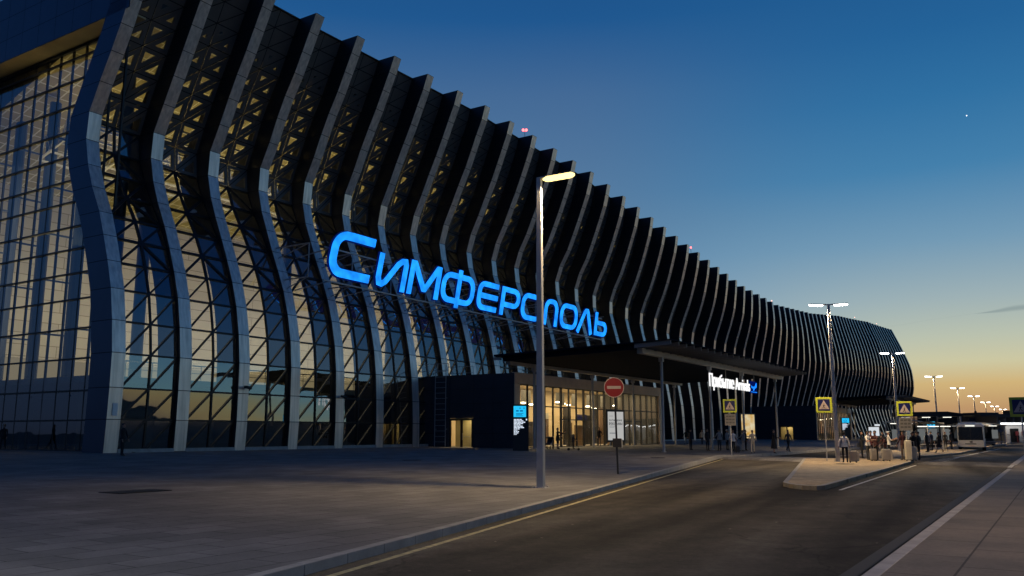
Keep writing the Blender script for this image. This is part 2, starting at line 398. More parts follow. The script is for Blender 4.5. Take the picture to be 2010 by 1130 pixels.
def gq(mb, pts, out, mi=0):
    # pane whose normal faces outwards
    n = (Vector(pts[1])-Vector(pts[0])).cross(Vector(pts[2])-Vector(pts[0]))
    return mb.quad(pts if n.dot(out) > 0 else pts[::-1], mi)
HOLE = {11:.54, 12:.50, 13:.44, 14:.37, 15:.28, 16:.19}
def make_bay(i):
    b = MB()
    A = [FP(i, FW, u-fdepth(i, j), z) for j, (u, z) in enumerate(zip(PR[i][1], PR[i][2]))]
    Bb = [FP(i+1, 0, u-fdepth(i+1, j), z) for j, (u, z) in enumerate(zip(PR[i+1][1], PR[i+1][2]))]
    Mi = [(a+c)/2 for a, c in zip(A, Bb)]
    opaque_all = i >= 23
    for j in range(19):
        rowtop = max(9, 11 - max(0, i-14)//3) if i else 12       # row at which the perforated panels begin
        for (l, r_, side) in ((A, Mi, 0), (Mi, Bb, 1)):
            p00, p10, p11, p01 = l[j], r_[j], r_[j+1], l[j+1]
            if opaque_all:
                b.quad([p00, p10, p11, p01], 1); continue
            flip = (5 < j < rowtop and (j+side) % 2 == 1 and side == 1)
            tris = [(p00, p11, p01), (p00, p10, p11)] if not flip else [(p00, p10, p01), (p10, p11, p01)]
            for t in tris:
                if j < rowtop:
                    d = .055 if j < 6 else .085
                    q, k = inset(t, d); fm = 0
                else:
                    kk = HOLE.get(j+11-rowtop, 0)
                    if kk == 0:
                        q, k = inset(t, .3); fm = 1
                    else:
                        A_, B_, C_ = t; I = (A_*(B_-C_).length+B_*(C_-A_).length+C_*(A_-B_).length)/((B_-C_).length+(C_-A_).length+(A_-B_).length)
                        q = [I+(v-I)*kk for v in t]; fm = 1
                n = (t[1]-t[0]).cross(t[2]-t[0]).normalized()
                nn = N0 if n.dot(N0) > 0 else -N0
                n = n if n.dot(N0) > 0 else -n
                dep = n*-.14
                if fm == 1:                      # dark joint round every panel
                    tj, _k = inset(t, .035)
                    for k3 in range(3): b.quad([t[k3]-n*.02, t[(k3+1) % 3]-n*.02, tj[(k3+1) % 3]-n*.02, tj[k3]-n*.02], 4)
                    t = tj
                for k3 in range(3):
                    k4 = (k3+1) % 3
                    b.quad([t[k3], t[k4], q[k4], q[k3]], fm)
                    if fm == 0 or HOLE.get(j+11-rowtop, 0): b.quad([q[k3], q[k4], q[k4]+dep, q[k3]+dep], fm)
                if j >= rowtop and HOLE.get(j+11-rowtop, 0) == 0:
                    b.quad(list(q), 1)
                    for k3 in range(3): pass
                else:
                    gq(b, [v+dep*.6 for v in q], N0, 2)
    # little plinth along the foot of the glass
    if i < 24:
        b.bar(FP(i, FW, PR[i][1][0]-.05, .53), FP(i+1, 0, PR[i+1][1][0]-.05, .53), .25, .22, 3)
    return local(b.build('glazed_bay', [M_frame, M_dark, M_glass, M_kerbl, M_gap], fixn=False))
for i in range(NF-1): make_bay(i)

# ribs inside the hall, one behind every fin that has clear glass beside it
for i in range(1, 24):
    b = MB()
    for j in range(15):
        u0, u1 = PR[i][1][j]-fdepth(i, j)-.45, PR[i][1][j+1]-fdepth(i, j+1)-.45
        z0, z1 = PR[i][2][j], PR[i][2][j+1]
        d0 = 1.9 if j < 11 else 1.9-.35*(j-11); d1 = 1.9 if j+1 < 11 else 1.9-.35*(j-10)
        b.hexa([FP(i, .2, u0-d0, z0), FP(i, .7, u0-d0, z0), FP(i, .7, u0, z0), FP(i, .2, u0, z0),
                FP(i, .2, u1-d1, z1), FP(i, .7, u1-d1, z1), FP(i, .7, u1, z1), FP(i, .2, u1, z1)])
    local(b.build('inner_rib', M_steel))

# hall interior: cream back wall with long boards, mezzanine slab, netted ceiling, ground-floor wall
def lined_mat(name, col, bw, bh, mort, lcol, rough=.7, off=.5):
    m, nt, N, L = new_mat(name)
    o = N.new('ShaderNodeOutputMaterial'); p = N.new('ShaderNodeBsdfPrincipled'); L.new(p.outputs[0], o.inputs[0]); p.inputs['Roughness'].default_value = rough
    uv = N.new('ShaderNodeUVMap'); br = N.new('ShaderNodeTexBrick')
    br.offset = off
    br.inputs['Color1'].default_value = (*[c*.93 for c in col], 1); br.inputs['Color2'].default_value = (*[min(1, c*1.06) for c in col], 1); br.inputs['Mortar'].default_value = (*lcol, 1)
    br.inputs['Scale'].default_value = 1; br.inputs['Mortar Size'].default_value = mort; br.inputs['Brick Width'].default_value = bw; br.inputs['Row Height'].default_value = bh
    L.new(uv.outputs[0], br.inputs['Vector']); L.new(br.outputs[0], p.inputs['Base Color']); return m
def plane_uv(o):
    me = o.data; uvl = me.uv_layers.new(name='UVMap')
    inv = o.matrix_world
    for poly in me.polygons:
        for li in poly.loop_indices:
            w = me.vertices[me.loops[li].vertex_index].co - FB
            s, u, z = w.dot(D0), w.dot(N0), w.z
            n = poly.normal
            uvl.data[li].uv = (s, z) if abs(n.dot(N0)) > .6 else ((s, u) if abs(n.z) > .5 else (u, z))
    return o
M_boards = lined_mat('hall_boards', (.56, .52, .43), 9., 1.05, .035, (.30, .25, .17))
M_net = lined_mat('hall_ceiling', (.42, .35, .14), 1.1, 1.1, .06, (.8, .75, .5), off=0)
SL = 112.
b = MB(); b.box((0, -30.3, 5.4), (SL, -30, 26), M=FM(1.8, 0, 0)); o = local(b.build('hall_wall', M_boards)); plane_uv(o)
b = MB(); b.quad([W(1.8, -3.6, 31.4), W(SL, -3.6, 27.4), W(SL, -30.1, 22.6), W(1.8, -30.1, 23.6)]); o = local(b.build('hall_ceiling', M_net)); plane_uv(o)
b = MB(); b.box((0, -30, 4.9), (SL, -4.4, 5.3), M=FM(1.8, 0, 0)); local(b.build('mezzanine_slab', M_white))
b = MB()
for k in range(0, 56): b.box((k*2., -4.6, 5.3), (k*2.+.04, -4.56, 6.35), M=FM(2, 0, 0))
b.box((0, -4.62, 6.32), (SL-2, -4.54, 6.4), M=FM(2, 0, 0)); b.box((0, -4.6, 5.8), (SL-2, -4.57, 5.84), M=FM(2, 0, 0))
local(b.build('mezzanine_railing', M_alum))
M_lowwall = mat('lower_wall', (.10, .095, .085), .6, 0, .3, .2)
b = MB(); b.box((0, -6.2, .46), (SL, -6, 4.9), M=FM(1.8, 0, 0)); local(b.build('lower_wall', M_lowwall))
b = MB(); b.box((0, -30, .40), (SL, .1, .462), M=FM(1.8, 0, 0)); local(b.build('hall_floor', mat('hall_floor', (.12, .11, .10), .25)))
# trusses under the ceiling
b = MB()
for k in range(0, 23):
    s = 3+k*SP
    for q in range(6):
        u0 = -7.6-q*1.4; u1 = u0-1.4
        z0 = 26.4-(q)*.42; z1 = 26.4-(q+1)*.42
        b.bar(W(s, u0, z0-1.8), W(s, u1, z1-1.8), .14, .14); b.bar(W(s, u0, z0-1.8), W(s, (u0+u1)/2, z1), .1, .1); b.bar(W(s, (u0+u1)/2, z1), W(s, u1, z1-1.8), .1, .1)
for q in range(7):
    u0 = -7.6-q*1.4; z0 = 24.6-q*.42
    b.bar(W(3, u0, z0), W(108, u0, z0), .14, .14)
local(b.build('roof_truss', M_white))
# inner round columns
M_col = mat('column_paint', (.05, .075, .13), .4, .1)
for k in range(0, 8):
    b = MB(); b.tube([W(8+k*14.2, -9.5, .46), W(8+k*14.2, -9.5, 24.8)], .45, 16); local(b.build('inner_column', M_col, smooth=True))

# roof, back wall and far end
b = MB()
for i in range(NF-1):
    for (a, c) in ((0, 1),):
        P0 = FP(i, 0, PR[i][1][19]-1.7, PR[i][2][19]-.15); P1 = FP(i+1, 0, PR[i+1][1][19]-1.7, PR[i+1][2][19]-.15)
        Q0 = FP(i, 0, -40, PR[i][2][19]-1.5); Q1 = FP(i+1, 0, -40, PR[i+1][2][19]-1.5)
        b.quad([P0, P1, Q1, Q0]); b.quad([Q0, Q1, Q1*1-UP*Q1.z, Q0*1-UP*Q0.z])
iN = NF-1
b.quad([FP(iN, .4, PR[iN][1][19]-1.7, PR[iN][2][19]-.15), FP(iN, .4, -40, PR[iN][2][19]-1.5), FP(iN, .4, -40, 0), FP(iN, .4, PR[iN][1][0]-1.2, 0), FP(iN, .4, PR[iN][1][9]-1.7, PR[iN][2][9])])
local(b.build('roof', M_finside))

# end wall: deep navy frame with a brown soffit, and the curtain wall set back behind it
UE = -46.
b = MB()
fz0, fz1 = 29.0, 34.3
# fascia with panel joints
s0 = 0.
nb = 20
for k in range(nb):
    ua, ub = -1.0-(k)*2.2, -1.0-(k+1)*2.2+.03
    for (za, zb) in ((fz0, 30.7), (30.73, 32.5), (32.53, fz1)):
        b.quad([W(s0, ua, za), W(s0, ub, za), W(s0, ub, zb), W(s0, ua, zb)], 0)
b.quad([W(s0+.03, -.95, fz0), W(s0+.03, UE, fz0), W(s0+.03, UE, fz1), W(s0+.03, -.95, fz1)], 2)
local(b.build('end_fascia', [M_navy, M_soffit, M_gap], fixn=False))
b = MB()
b.box((0, UE, fz0-.02), (1.62, -1.6, fz0+.1), M=FM(.03, 0, 0)); local(b.build('end_soffit', M_soffit))
# curtain wall at s = 1.6
EW = 1.6
b = MB(); gl = MB()
ue = [PR[0][1][j]-1.9 for j in range(20)]
zrows = [z for z in ZL if z < 28.9]+[29.0]
def uedge(z):
    for j in range(19):
        if ZL[j] <= z <= ZL[j+1]:
            t = (z-ZL[j])/(ZL[j+1]-ZL[j]); return ue[j]*(1-t)+ue[j+1]*t
    return ue[-1]
for j in range(len(zrows)-1):
    gq(gl, [W(EW, uedge(zrows[j]), zrows[j]), W(EW, -30, zrows[j]), W(EW, -30, zrows[j+1]), W(EW, uedge(zrows[j+1]), zrows[j+1])], -D0)
    b.bar(W(EW-.04, uedge(zrows[j]), zrows[j]), W(EW-.04, -30, zrows[j]), .16, .11)
b.bar(W(EW-.04, uedge(28.9), 28.9), W(EW-.04, -30, 28.9), .2, .25)
u = -3.5
k = 0
while u > -30:
    zt = 28.95
    # mullion only where the glass exists (the corner fin curves in over it)
    zs_ = [z for z in [.45+.5*q for q in range(58)] if uedge(z) > u]
    if zs_:
        b.bar(W(EW+.06, u, min(zs_)), W(EW+.06, u, 28.95), .16, .12, up=D0)
        runs = []
    u -= 1.62; k += 1
local(b.build('end_wall_frame', M_frame)); local(gl.build('end_wall_glass', M_glass, fixn=False))
b = MB()
for k, uu in enumerate((-6.6, -11.4, -16.2, -21)):
    b.tube([W(EW+2.4, uu, .46), W(EW+2.4, uu, 27)], .42, 14)
    for z in (4, 8.4, 12.2, 15.5, 18.9, 22.6): b.bar(W(EW+2.4, uu, z), W(EW, uu, z), .12, .12)
local(b.build('inner_column', M_col, smooth=False))
b = MB(); b.box((0, UE, .25), (.2, -30, fz0), M=FM(EW, 0, 0)); local(b.build('end_wall', M_navy))
# bright shop strip on the mezzanine seen through the end wall
b = MB(); b.box((3, -29.9, 5.6), (60, -29.8, 8.2), M=FM(2, 0, 0)); local(b.build('shop_front', emit('shop_light', (1, .8, .45), .25)))
# number plate on the first fin
b = MB(); b.box((.3, .0, 0), (.62, .02, .75), M=FM(0, .14, 2.62)); local(b.build('small_plate', M_white))

# warm light in the hall
for s in (14, 42, 70, 98):
    o = area('hall_light', W(s, -19, 22.6), None, 26, 10, 1250, (1, .86, .60)); o.rotation_euler = (0, 0, RZF)
    o = area('wall_fill', W(s, -17., 14.), None, 27, 13, 600, (1, .86, .60)); o.matrix_world = Matrix((( D0.x, 0, N0.x, o.location.x), (D0.y, 0, N0.y, o.location.y), (0, 1, 0, o.location.z), (0, 0, 0, 1)))  # added unseen fill panel that evens out the back wall, not a fitting
    o = area('ceiling_fill', W(s, -12, 15.), None, 26, 3, 680, (1, .78, .36)); o.rotation_euler = (R(180), 0, RZF)  # added upward fill in mid-air, only there to brighten the ceiling
for s in (20, 60):
    o = area('hall_light', W(s, -8, 4.7), None, 30, 3, 60, (1, .8, .5)); o.rotation_euler = (0, 0, RZF)

# ------------------------------------------------------------------ name sign on the facade
SG = thing('facade_sign', W(40, 1.5, 13.2), 0, 'large glowing blue letters spelling the city name across the glass facade', 'sign')
M_blue = emit('sign_glow', (.012, .27, 1.), 1.15)
_N = M_blue.node_tree.nodes; _L = M_blue.node_tree.links            # LEDs behind the acrylic: not perfectly even
_t = _N.new('ShaderNodeTexCoord'); _n = _N.new('ShaderNodeTexNoise'); _n.inputs['Scale'].default_value = 1.1; _r = _N.new('ShaderNodeMapRange')
_r.inputs[1].default_value = .3; _r.inputs[2].default_value = .7; _r.inputs[3].default_value = .9; _r.inputs[4].default_value = 1.8
_L.new(_t.outputs['Object'], _n.inputs[0]); _L.new(_n.outputs[0], _r.inputs[0]); _L.new(_r.outputs[0], [q for q in _N if q.type == 'EMISSION'][0].inputs[1])
M_halo = emit('sign_halo', (.002, .012, .16), .55)  # blue glow round the letters, put in as wider dim shapes behind them
def ribbon(pts, w, closed=False):
    # 2D stroke -> list of quads (left/right offset points), with mitred joints
    n = len(pts); out = []
    for k in range(n):
        if closed: a, b_ = Vector(pts[k-1]), Vector(pts[(k+1) % n])
        else: a, b_ = Vector(pts[max(k-1, 0)]), Vector(pts[min(k+1, n-1)])
        pnt = Vector(pts[k])
        d1 = (pnt-a).normalized() if (pnt-a).length > 1e-6 else (b_-pnt).normalized()
        d2 = (b_-pnt).normalized() if (b_-pnt).length > 1e-6 else d1
        n1 = Vector((-d1.y, d1.x)); n2 = Vector((-d2.y, d2.x))
        m = (n1+n2).normalized(); sc_ = 1/max(.45, m.dot(n1))
        out.append((pnt+m*(w/2*sc_), pnt-m*(w/2*sc_)))
    return out
def arc(cx, cy, rx, ry, a0, a1, n=7):
    return [(cx+rx*math.cos(R(a0+(a1-a0)*k/n)), cy+ry*math.sin(R(a0+(a1-a0)*k/n))) for k in range(n+1)]
def letter(strokes, zb, w):
    """strokes: list of (points in x,z unsheared, closed) -> extruded letter leaning to the right"""
    root = None
    for (grow, u0, u1, m, nm) in ((.0, 1.50, 1.62, M_blue, 'letter'), (.20, 1.36, 1.48, M_halo, 'letter_halo')):
        b = MB()
        for si, (pts, closed) in enumerate(strokes):
            rb = ribbon(pts, w+grow, closed); n = len(rb)
            if grow and not closed:
                e0 = (Vector(pts[0])-Vector(pts[1])).normalized()*(grow/2); e1 = (Vector(pts[-1])-Vector(pts[-2])).normalized()*(grow/2)
                rb[0] = (rb[0][0]+e0, rb[0][1]+e0); rb[-1] = (rb[-1][0]+e1, rb[-1][1]+e1)
            off = .003*si
            def P(v, u): return W(v.x+.24*(v.y-zb), u+off, v.y-.0072*(v.x-16))
            for k in range(n if closed else n-1):
                (a, c), (e, f) = rb[k], rb[(k+1) % n]
                b.quad([P(a, u1), P(c, u1), P(f, u1), P(e, u1)]); b.quad([P(a, u0), P(e, u0), P(f, u0), P(c, u0)])
                b.quad([P(a, u0), P(a, u1), P(e, u1), P(e, u0)]); b.quad([P(c, u0), P(f, u0), P(f, u1), P(c, u1)])
            if not closed:
                for (a, c) in (rb[0], rb[-1]): b.quad([P(a, u0), P(c, u0), P(c, u1), P(a, u1)])
        o = local(b.build(nm, m), SG)
B_, T_ = 13.72, 16.10        # stroke centre lines of the small letters
z0 = 13.52
w = .50
def box_o(x0, x1): # rounded box
    r = .95
    return arc(x1-r, T_-r, r, r, 90, 0)[0:]+arc(x1-r, B_+r, r, r, 0, -90)+arc(x0+r, B_+r, r, r, -90, -180)+arc(x0+r, T_-r, r, r, 180, 90)
letter([([(20.7, 16.98), (17.9, 16.98)]+arc(17.55, 15.83, 1.15, 1.15, 90, 180, 9)[1:]+arc(17.55, 15.03, 1.15, 1.15, 180, 270, 9)+[(17.9, 13.88), (20.75, 13.88)], False)], 13.52, .67)
letter([([(21.8, 16.38), (21.8, 14.3), (21.98, 13.84), (22.35, 13.78), (22.75, 14.05), (24.0, 15.75), (24.45, 16.08), (24.85, 16.12), (25.0, 15.8), (25.0, 13.45)], False)], z0, w)
letter([([(25.9, 13.45), (25.9, 16.25), (26.15, 16.25), (27.75, 14.15), (27.95, 14.15), (29.4, 16.25), (29.65, 16.25), (29.65, 13.45)], False)], z0, w)
letter([(box_o(30.5, 35.05), True), ([(32.8, 16.75), (32.8, 13.1)], False)], z0, w)
letter([([(39.3, 16.1), (37.1, 16.1)]+arc(36.95, 15.35, .75, .75, 100, 180)+arc(36.95, 14.47, .75, .75, 180, 270)+[(37.2, B_), (39.3, B_)], False), ([(36.2, 14.9), (39.35, 14.9)], False)], z0, w)
letter([([(40.3, 13.42), (40.3, 16.1), (42.3, 16.1)]+arc(42.4, 15.32, .8, .78, 90, -90)+[(42.3, 14.54), (40.55, 14.54)], False)], z0, w)
letter([(box_o(44.15, 47.75), True)], z0, w)
letter([([(48.85, 13.4)]+arc(49.75, 15.2, .9, .9, 180, 90)+arc(50.3, 15.2, .9, .9, 90, 0)+[(51.2, 13.4)], False)], z0, w)
letter([(box_o(52.35, 55.75), True)], z0, w)
letter([([(56.35, 13.4), (57.75, 15.85), (58.05, 16.12), (58.4, 16.12), (58.6, 15.85), (59.65, 13.4)], False)], z0, w)
letter([([(60.8, 16.3), (60.8, B_), (62.6, B_)]+arc(62.75, 14.38, .66, .66, -90, 90)+[(62.6, 15.04), (61.05, 15.04)], False)], z0, w)
b = MB()
for z in (13.15, 15.75):
    b.bar(W(16.2, 1.15, z), W(63.5, 1.15, z-.33), .1, .1)
for i in range(3, 14):
    s = (i)*SP+.45
    for z in (13.15, 15.75):
        uu = prof(i)[1][7 if z < 14 else 8]
        b.bar(W(s, uu-.1, z), W(s, 1.15, z), .09, .09); b.bar(W(s, uu-.1, z-.9), W(s, 1.15, z), .06, .06)
        b.bar(W(s+2.2, 1.15, z), W(s+2.2, -2.6, z-.4), .08, .08)
    b.bar(W(s, 1.15, 13.15), W(s, 1.15, 15.75), .08, .08)
local(b.build('support_rails', M_galv), SG)
# ------------------------------------------------------------------ entrance pavilions and canopies
def make_pavilion(S, label, ulw=9.4, length=31.5):
    """box against the facade: dark panelled side walls, beige portal round a lit glass front"""
    root = thing('entrance_pavilion', W(S, 0, 0), RZF, label, 'entrance building')
    # local frame: x along the facade, y outwards = -local y of a z-rotation, so use mirrored coordinates
    def LP(s, u, z): return Vector((s, -u, z))
    H = 6.58
    def bx(mb, a, c, mi=0):
        (s0, u0, z0), (s1, u1, z1) = a, c
        return mb.box((s0, -u1, z0), (s1, -u0, z1), mi)
    b = MB()   # side wall of dark panels with joints, door opening from u 2.8 to 5.2
    def panel(ua, ub, za, zb): bx(b, (0, ua+.012, za+.012), (.12, ub-.012, zb-.012), 0)
    us = [-3.5, -1.4, .7, 2.75, 5.25, 7.3, ulw]
    zz = [.2, 1.55, 2.85, 4.1, 5.35, H]
    for k in range(len(us)-1):
        for q in range(len(zz)-1):
            if abs(us[k]-2.75) < .01 and q < 2: continue
            panel(us[k], us[k+1], zz[q], zz[q+1])
    bx(b, (.03, -3.5, .2), (.1, 2.72, H-.02), 1); bx(b, (.03, 5.28, .2), (.1, ulw-.01, H-.02), 1); bx(b, (.03, 2.72, 2.85), (.1, 5.28, H-.02), 1)
    b.build('side_wall', [M_annex, M_gap], root)
    b = MB(); bx(b, (length-.1, -3.5, .2), (length, ulw, H), 0); b.build('far_wall', M_annex, root)
    b = MB(); bx(b, (.02, -3.5, H-.15), (length-.02, ulw-.02, H)); b.build('roof', M_annex, root)
    # beige portal: fascia, corner piers
    b = MB()
    n = 14
    for k in range(n):
        a, c = .05+(length-.1)*k/n, .05+(length-.1)*(k+1)/n
        bx(b, (a+.012, ulw-.25, 5.72), (c-.012, ulw+.06, H+.06), 0)
    for (a, c) in ((.05, .9), (length-.9, length-.05)):
        for (za, zb) in ((.2, 1.9), (1.9, 3.9), (3.9, 5.7)): bx(b, (a, ulw-.25, za+.01), (c, ulw+.05, zb-.01), 0)
    b.build('portal', M_beige, root)
    # glass front
    b = MB()
    x = 1.0; k = 0
    xs = []
    while x < length-.9: xs.append(x); x += 1.47
    for k, x in enumerate(xs): bx(b, (x-(.09 if k % 3 == 2 else .03), ulw-.3, .3), (x+(.09 if k % 3 == 2 else .03), ulw-.12, 5.7))
    for z in (.32, 3.86, 5.62): bx(b, (.9, ulw-.28, z), (length-.9, ulw-.14, z+.1))
    bx(b, (8.5, ulw-.3, 2.75), (15, ulw-.12, 2.85)); bx(b, (21, ulw-.3, 2.75), (26, ulw-.12, 2.85))
    b.build('front_frame', M_frame, root)
    b = MB(); b.quad([LP(.9, ulw-.2, .3), LP(length-.9, ulw-.2, .3), LP(length-.9, ulw-.2, 5.7), LP(.9, ulw-.2, 5.7)]); b.build('front_glass', M_glassv, root, fixn=False)
    # lit interior
    b = MB(); bx(b, (.3, .4, .3), (length-.3, .5, 6.2)); bx(b, (.3, .5, 6.1), (length-.3, ulw-.35, 6.2)); bx(b, (.3, .5, .3), (length-.3, ulw-.3, .36))
    b.build('lobby_wall', mat('lobby_paint', (.60, .48, .28), .6, 0, .1, .4), root)
    M_brown = mat('lobby_brown', (.16, .10, .05), .5)
    b = MB()
    for k, x in enumerate((2.2, 5.1, 8.2, 11.6, 14.3, 17.6, 20.2, 23.1, 25.6, 28.4)):
        bx(b, (x, 3.2+.5*(k % 3), .36), (x+.9+.5*(k % 2), 3.4+.5*(k % 3), 2.7+1.6*((k*7) % 3)/2), k % 2)
    b.build('lobby_partition', [M_brown, M_black], root)
    b = MB()
    for k, x in enumerate((1.6, 4.0, 6.9, 10.2, 12.9, 16.0, 18.9, 21.8, 24.4, 27.0)):
        u = 5.6+.8*((k*5) % 3); hgt = (1.1, 2.0, .9, 1.6)[k % 4]
        bx(b, (x, u, .36), (x+(.5, 1.1, 1.5)[k % 3], u+.35, .36+hgt), k % 2)
    b.build('lobby_counter', [M_black, M_brown], root)
    b = MB()
    for k, x in enumerate((3.2, 12.4, 20.6, 26.2)): bx(b, (x, 4.2, 3.0), (x+2.1, 4.3, 3.55), k % 2)
    b.build('lobby_sign', [M_signb, mat('lobby_board', (.5, .5, .45), .5)], root)
    b = MB()
    for k in range(9): bx(b, (1.2+k*3.3, 5.2, 4.35), (1.2+k*3.3+(.9 if k % 2 else 1.7), 5.26, 5.6))
    b.build('lobby_curtain', mat('lobby_curtain', (.10, .10, .09), .8), root)
    b = MB()
    for k in range(14):
        b.ball((1.8+k*2.1, -(3.2+(k % 3)*1.7), 4.3+.25*(k % 2)), .16, 0, 8, (1.6, 1.6, .5))
    b.build('lobby_lamp', emit('lobby_lamp', (1, .85, .55), 9), root)
    for x in (8, 23):
        l = bpy.data.lights.new('lobby_light', 'AREA'); l.shape = 'RECTANGLE'; l.size = 13; l.size_y = 5; l.energy = 1350; l.color = (1, .76, .44)
        o = bpy.data.objects.new('lobby_light', l); COL.objects.link(o); o.parent = root; o.location = LP(x, 5, 6.0)
    # service door with two lit leaves in the side wall
    d = MB(); bx(d, (-.02, 2.76, .4), (.1, 2.9, 2.84)); bx(d, (-.02, 5.1, .4), (.1, 5.24, 2.84)); bx(d, (-.02, 2.9, 2.66), (.1, 5.1, 2.84)); bx(d, (-.02, 3.93, .4), (.1, 4.12, 2.66))
    dr = d.build('service_door', M_black, root)
    b = MB(); b.quad([LP(.06, 2.9, .45), LP(.06, 5.1, .45), LP(.06, 5.1, 2.66), LP(.06, 2.9, 2.66)]); b.build('door_glass', M_glassv, dr, fixn=False)
    b = MB(); bx(b, (-.06, 4.2, 1.25), (-.03, 4.95, 1.3)); bx(b, (-.06, 4.16, 1.0), (-.03, 4.2, 1.6)); b.build('door_handle', M_alum, dr)
    b = MB(); bx(b, (1.9, 2.0, .4), (2.0, 6.2, 3.2)); bx(b, (.3, 6.1, .4), (2, 6.2, 3.2)); b.build('back_room', mat('back_room', (.55, .46, .25), .7), root)
    l = bpy.data.lights.new('room_light', 'AREA'); l.size = 1; l.energy = 42; l.color = (1, .8, .42)
    o = bpy.data.objects.new('room_light', l); COL.objects.link(o); o.parent = root; o.location = LP(1.0, 4, 3.1)
    return root
make_pavilion(30.4, 'dark entrance box beside the big sign, with two lit door leaves in its side wall')
make_pavilion(134.0, 'far dark entrance box near the bus stops, half hidden behind the crossing sign')

M_joist = mat('canopy_joist', (.26, .26, .26), .5, .3)
def make_canopy(S, length, label, cols, zf=8.12, zb=7.72):
    root = thing('entrance_canopy', W(S, 0, 0), RZF, label, 'canopy')
    def LP(s, u, z): return Vector((s, -u, z))
    u0, u1, u2 = 10.3, 22.9, 25.2
    zz = lambda u: zb+(zf-zb)*(u-u0)/(u2-u0)
    b = MB()
    # roof sheet, thin at the front edge
    b.hexa([LP(0, u0, zz(u0)-.16), LP(length, u0, zz(u0)-.16), LP(length, u2, zz(u2)-.05), LP(0, u2, zz(u2)-.05), LP(0, u0, zz(u0)), LP(length, u0, zz(u0)), LP(length, u2, zz(u2)), LP(0, u2, zz(u2))])
    b.build('roof', M_canopy, root)
    b = MB()
    b.hexa([LP(.6, u0+.5, zz(u0)-.48), LP(length-.6, u0+.5, zz(u0)-.48), LP(length-.6, u1-.8, zz(u1)-.50), LP(.6, u1-.8, zz(u1)-.50), LP(.6, u0+.5, zz(u0)-.17), LP(length-.6, u0+.5, zz(u0)-.17), LP(length-.6, u1-.8, zz(u1)-.11), LP(.6, u1-.8, zz(u1)-.11)])
    b.build('soffit', M_canopy, root)
    b = MB()
    n = 25
    for k in range(n+1):
        s = .35+(length-.7)*k/n
        b = MB(); b.hexa([LP(s-.04, u1-.6, zz(u1)-.42), LP(s+.04, u1-.6, zz(u1)-.42), LP(s+.04, u2-.1, zz(u2)-.34), LP(s-.04, u2-.1, zz(u2)-.34), LP(s-.04, u1-.6, zz(u1)-.1), LP(s+.04, u1-.6, zz(u1)-.1), LP(s+.04, u2-.1, zz(u2)-.06), LP(s-.04, u2-.1, zz(u2)-.06)])
        b.build('joist', M_joist, root)
        b = MB(); b.hexa([LP(s-.05, u0-.25, zz(u0)-.42), LP(s+.05, u0-.25, zz(u0)-.42), LP(s+.05, u0+.5, zz(u0)-.42), LP(s-.05, u0+.5, zz(u0)-.42), LP(s-.05, u0-.25, zz(u0)-.17), LP(s+.05, u0-.25, zz(u0)-.17), LP(s+.05, u0+.5, zz(u0)-.17), LP(s-.05, u0+.5, zz(u0)-.17)])
        b.build('rear_bracket', M_beam, root)
    b = MB(); b.box((1.2, -22.55, 7.32), (length-.5, -22.1, 7.72)); b.build('front_beam', M_beam, root)
    b = MB(); b.box((1.2, -11.1, 7.0), (length-.5, -10.7, 7.3)); b.build('rear_beam', M_beam, root)
    for s in cols:
        for (u, zt) in ((22.3, 7.34), (10.9, 7.02)):
            b = MB(); b.tube([LP(s, u, gz(u)), LP(s, u, zt)], .11, 12); b.tube([LP(s, u, gz(u)), LP(s, u, gz(u)+.05)], .2, 12); b.box((s-.16, -u-.16, zt-.35), (s+.16, -u+.16, zt-.02))
            b.build('column', M_galv, root, smooth=False)
    return root
make_canopy(26.0, 38.5, 'wide dark flat canopy on slim columns over the arrivals entrance', (5.2, 15.8, 24.8, 36.0))
make_canopy(130.0, 34., 'far dark canopy on columns sticking out past the curved end of the terminal', (4, 14, 24, 31))

# arrivals sign hung under the canopy beam
AS = thing('arrivals_sign', W(46.9, 22.75, 6.0), RZF, 'white glowing letters in Russian and English under the canopy, with a blue plane', 'sign')
M_wglow = emit('letters_white', (1, 1, 1), 1.1)
MX = Matrix.Rotation(R(90), 4, 'X')
text_obj('lettering', 'Прибытие Arrivals', 1.55, M_wglow, AS, Matrix.Translation((-.9, -.02, .0)) @ MX, .04, .88, .004)
b = MB()
M_bglow = emit('icon_blue', (.01, .22, 1), 1.3); M_bdark = emit('icon_box', (.0, .01, .16), .6)
b.box((4.95, .02, -.62), (7.05, .1, .55)); b.build('icon_box', M_bdark, AS)
pl = [(5.2, .12), (5.5, .02), (6.3, .06), (6.75, .42), (6.9, .42), (6.85, .1), (6.8, -.02), (6.2, -.16), (5.95, -.36), (5.75, -.36), (5.85, -.16), (5.3, -.12)]
b = MB(); b.prism([(x, z) for x, z in pl], -.02, .02, M=Matrix.Translation((0, -.03, 0)) @ MX); b.box((5.1, -.05, -.52), (6.95, -.01, -.46)); b.build('plane_icon', M_bglow, AS)
b = MB()
for x in (-6.2, -2, 2, 6.4): b.box((x-.02, .03, .45), (x+.02, .07, 1.36))
b.box((-6.6, .03, -.04), (7.0, .07, .0)); b.build('hanger', M_galv, AS)

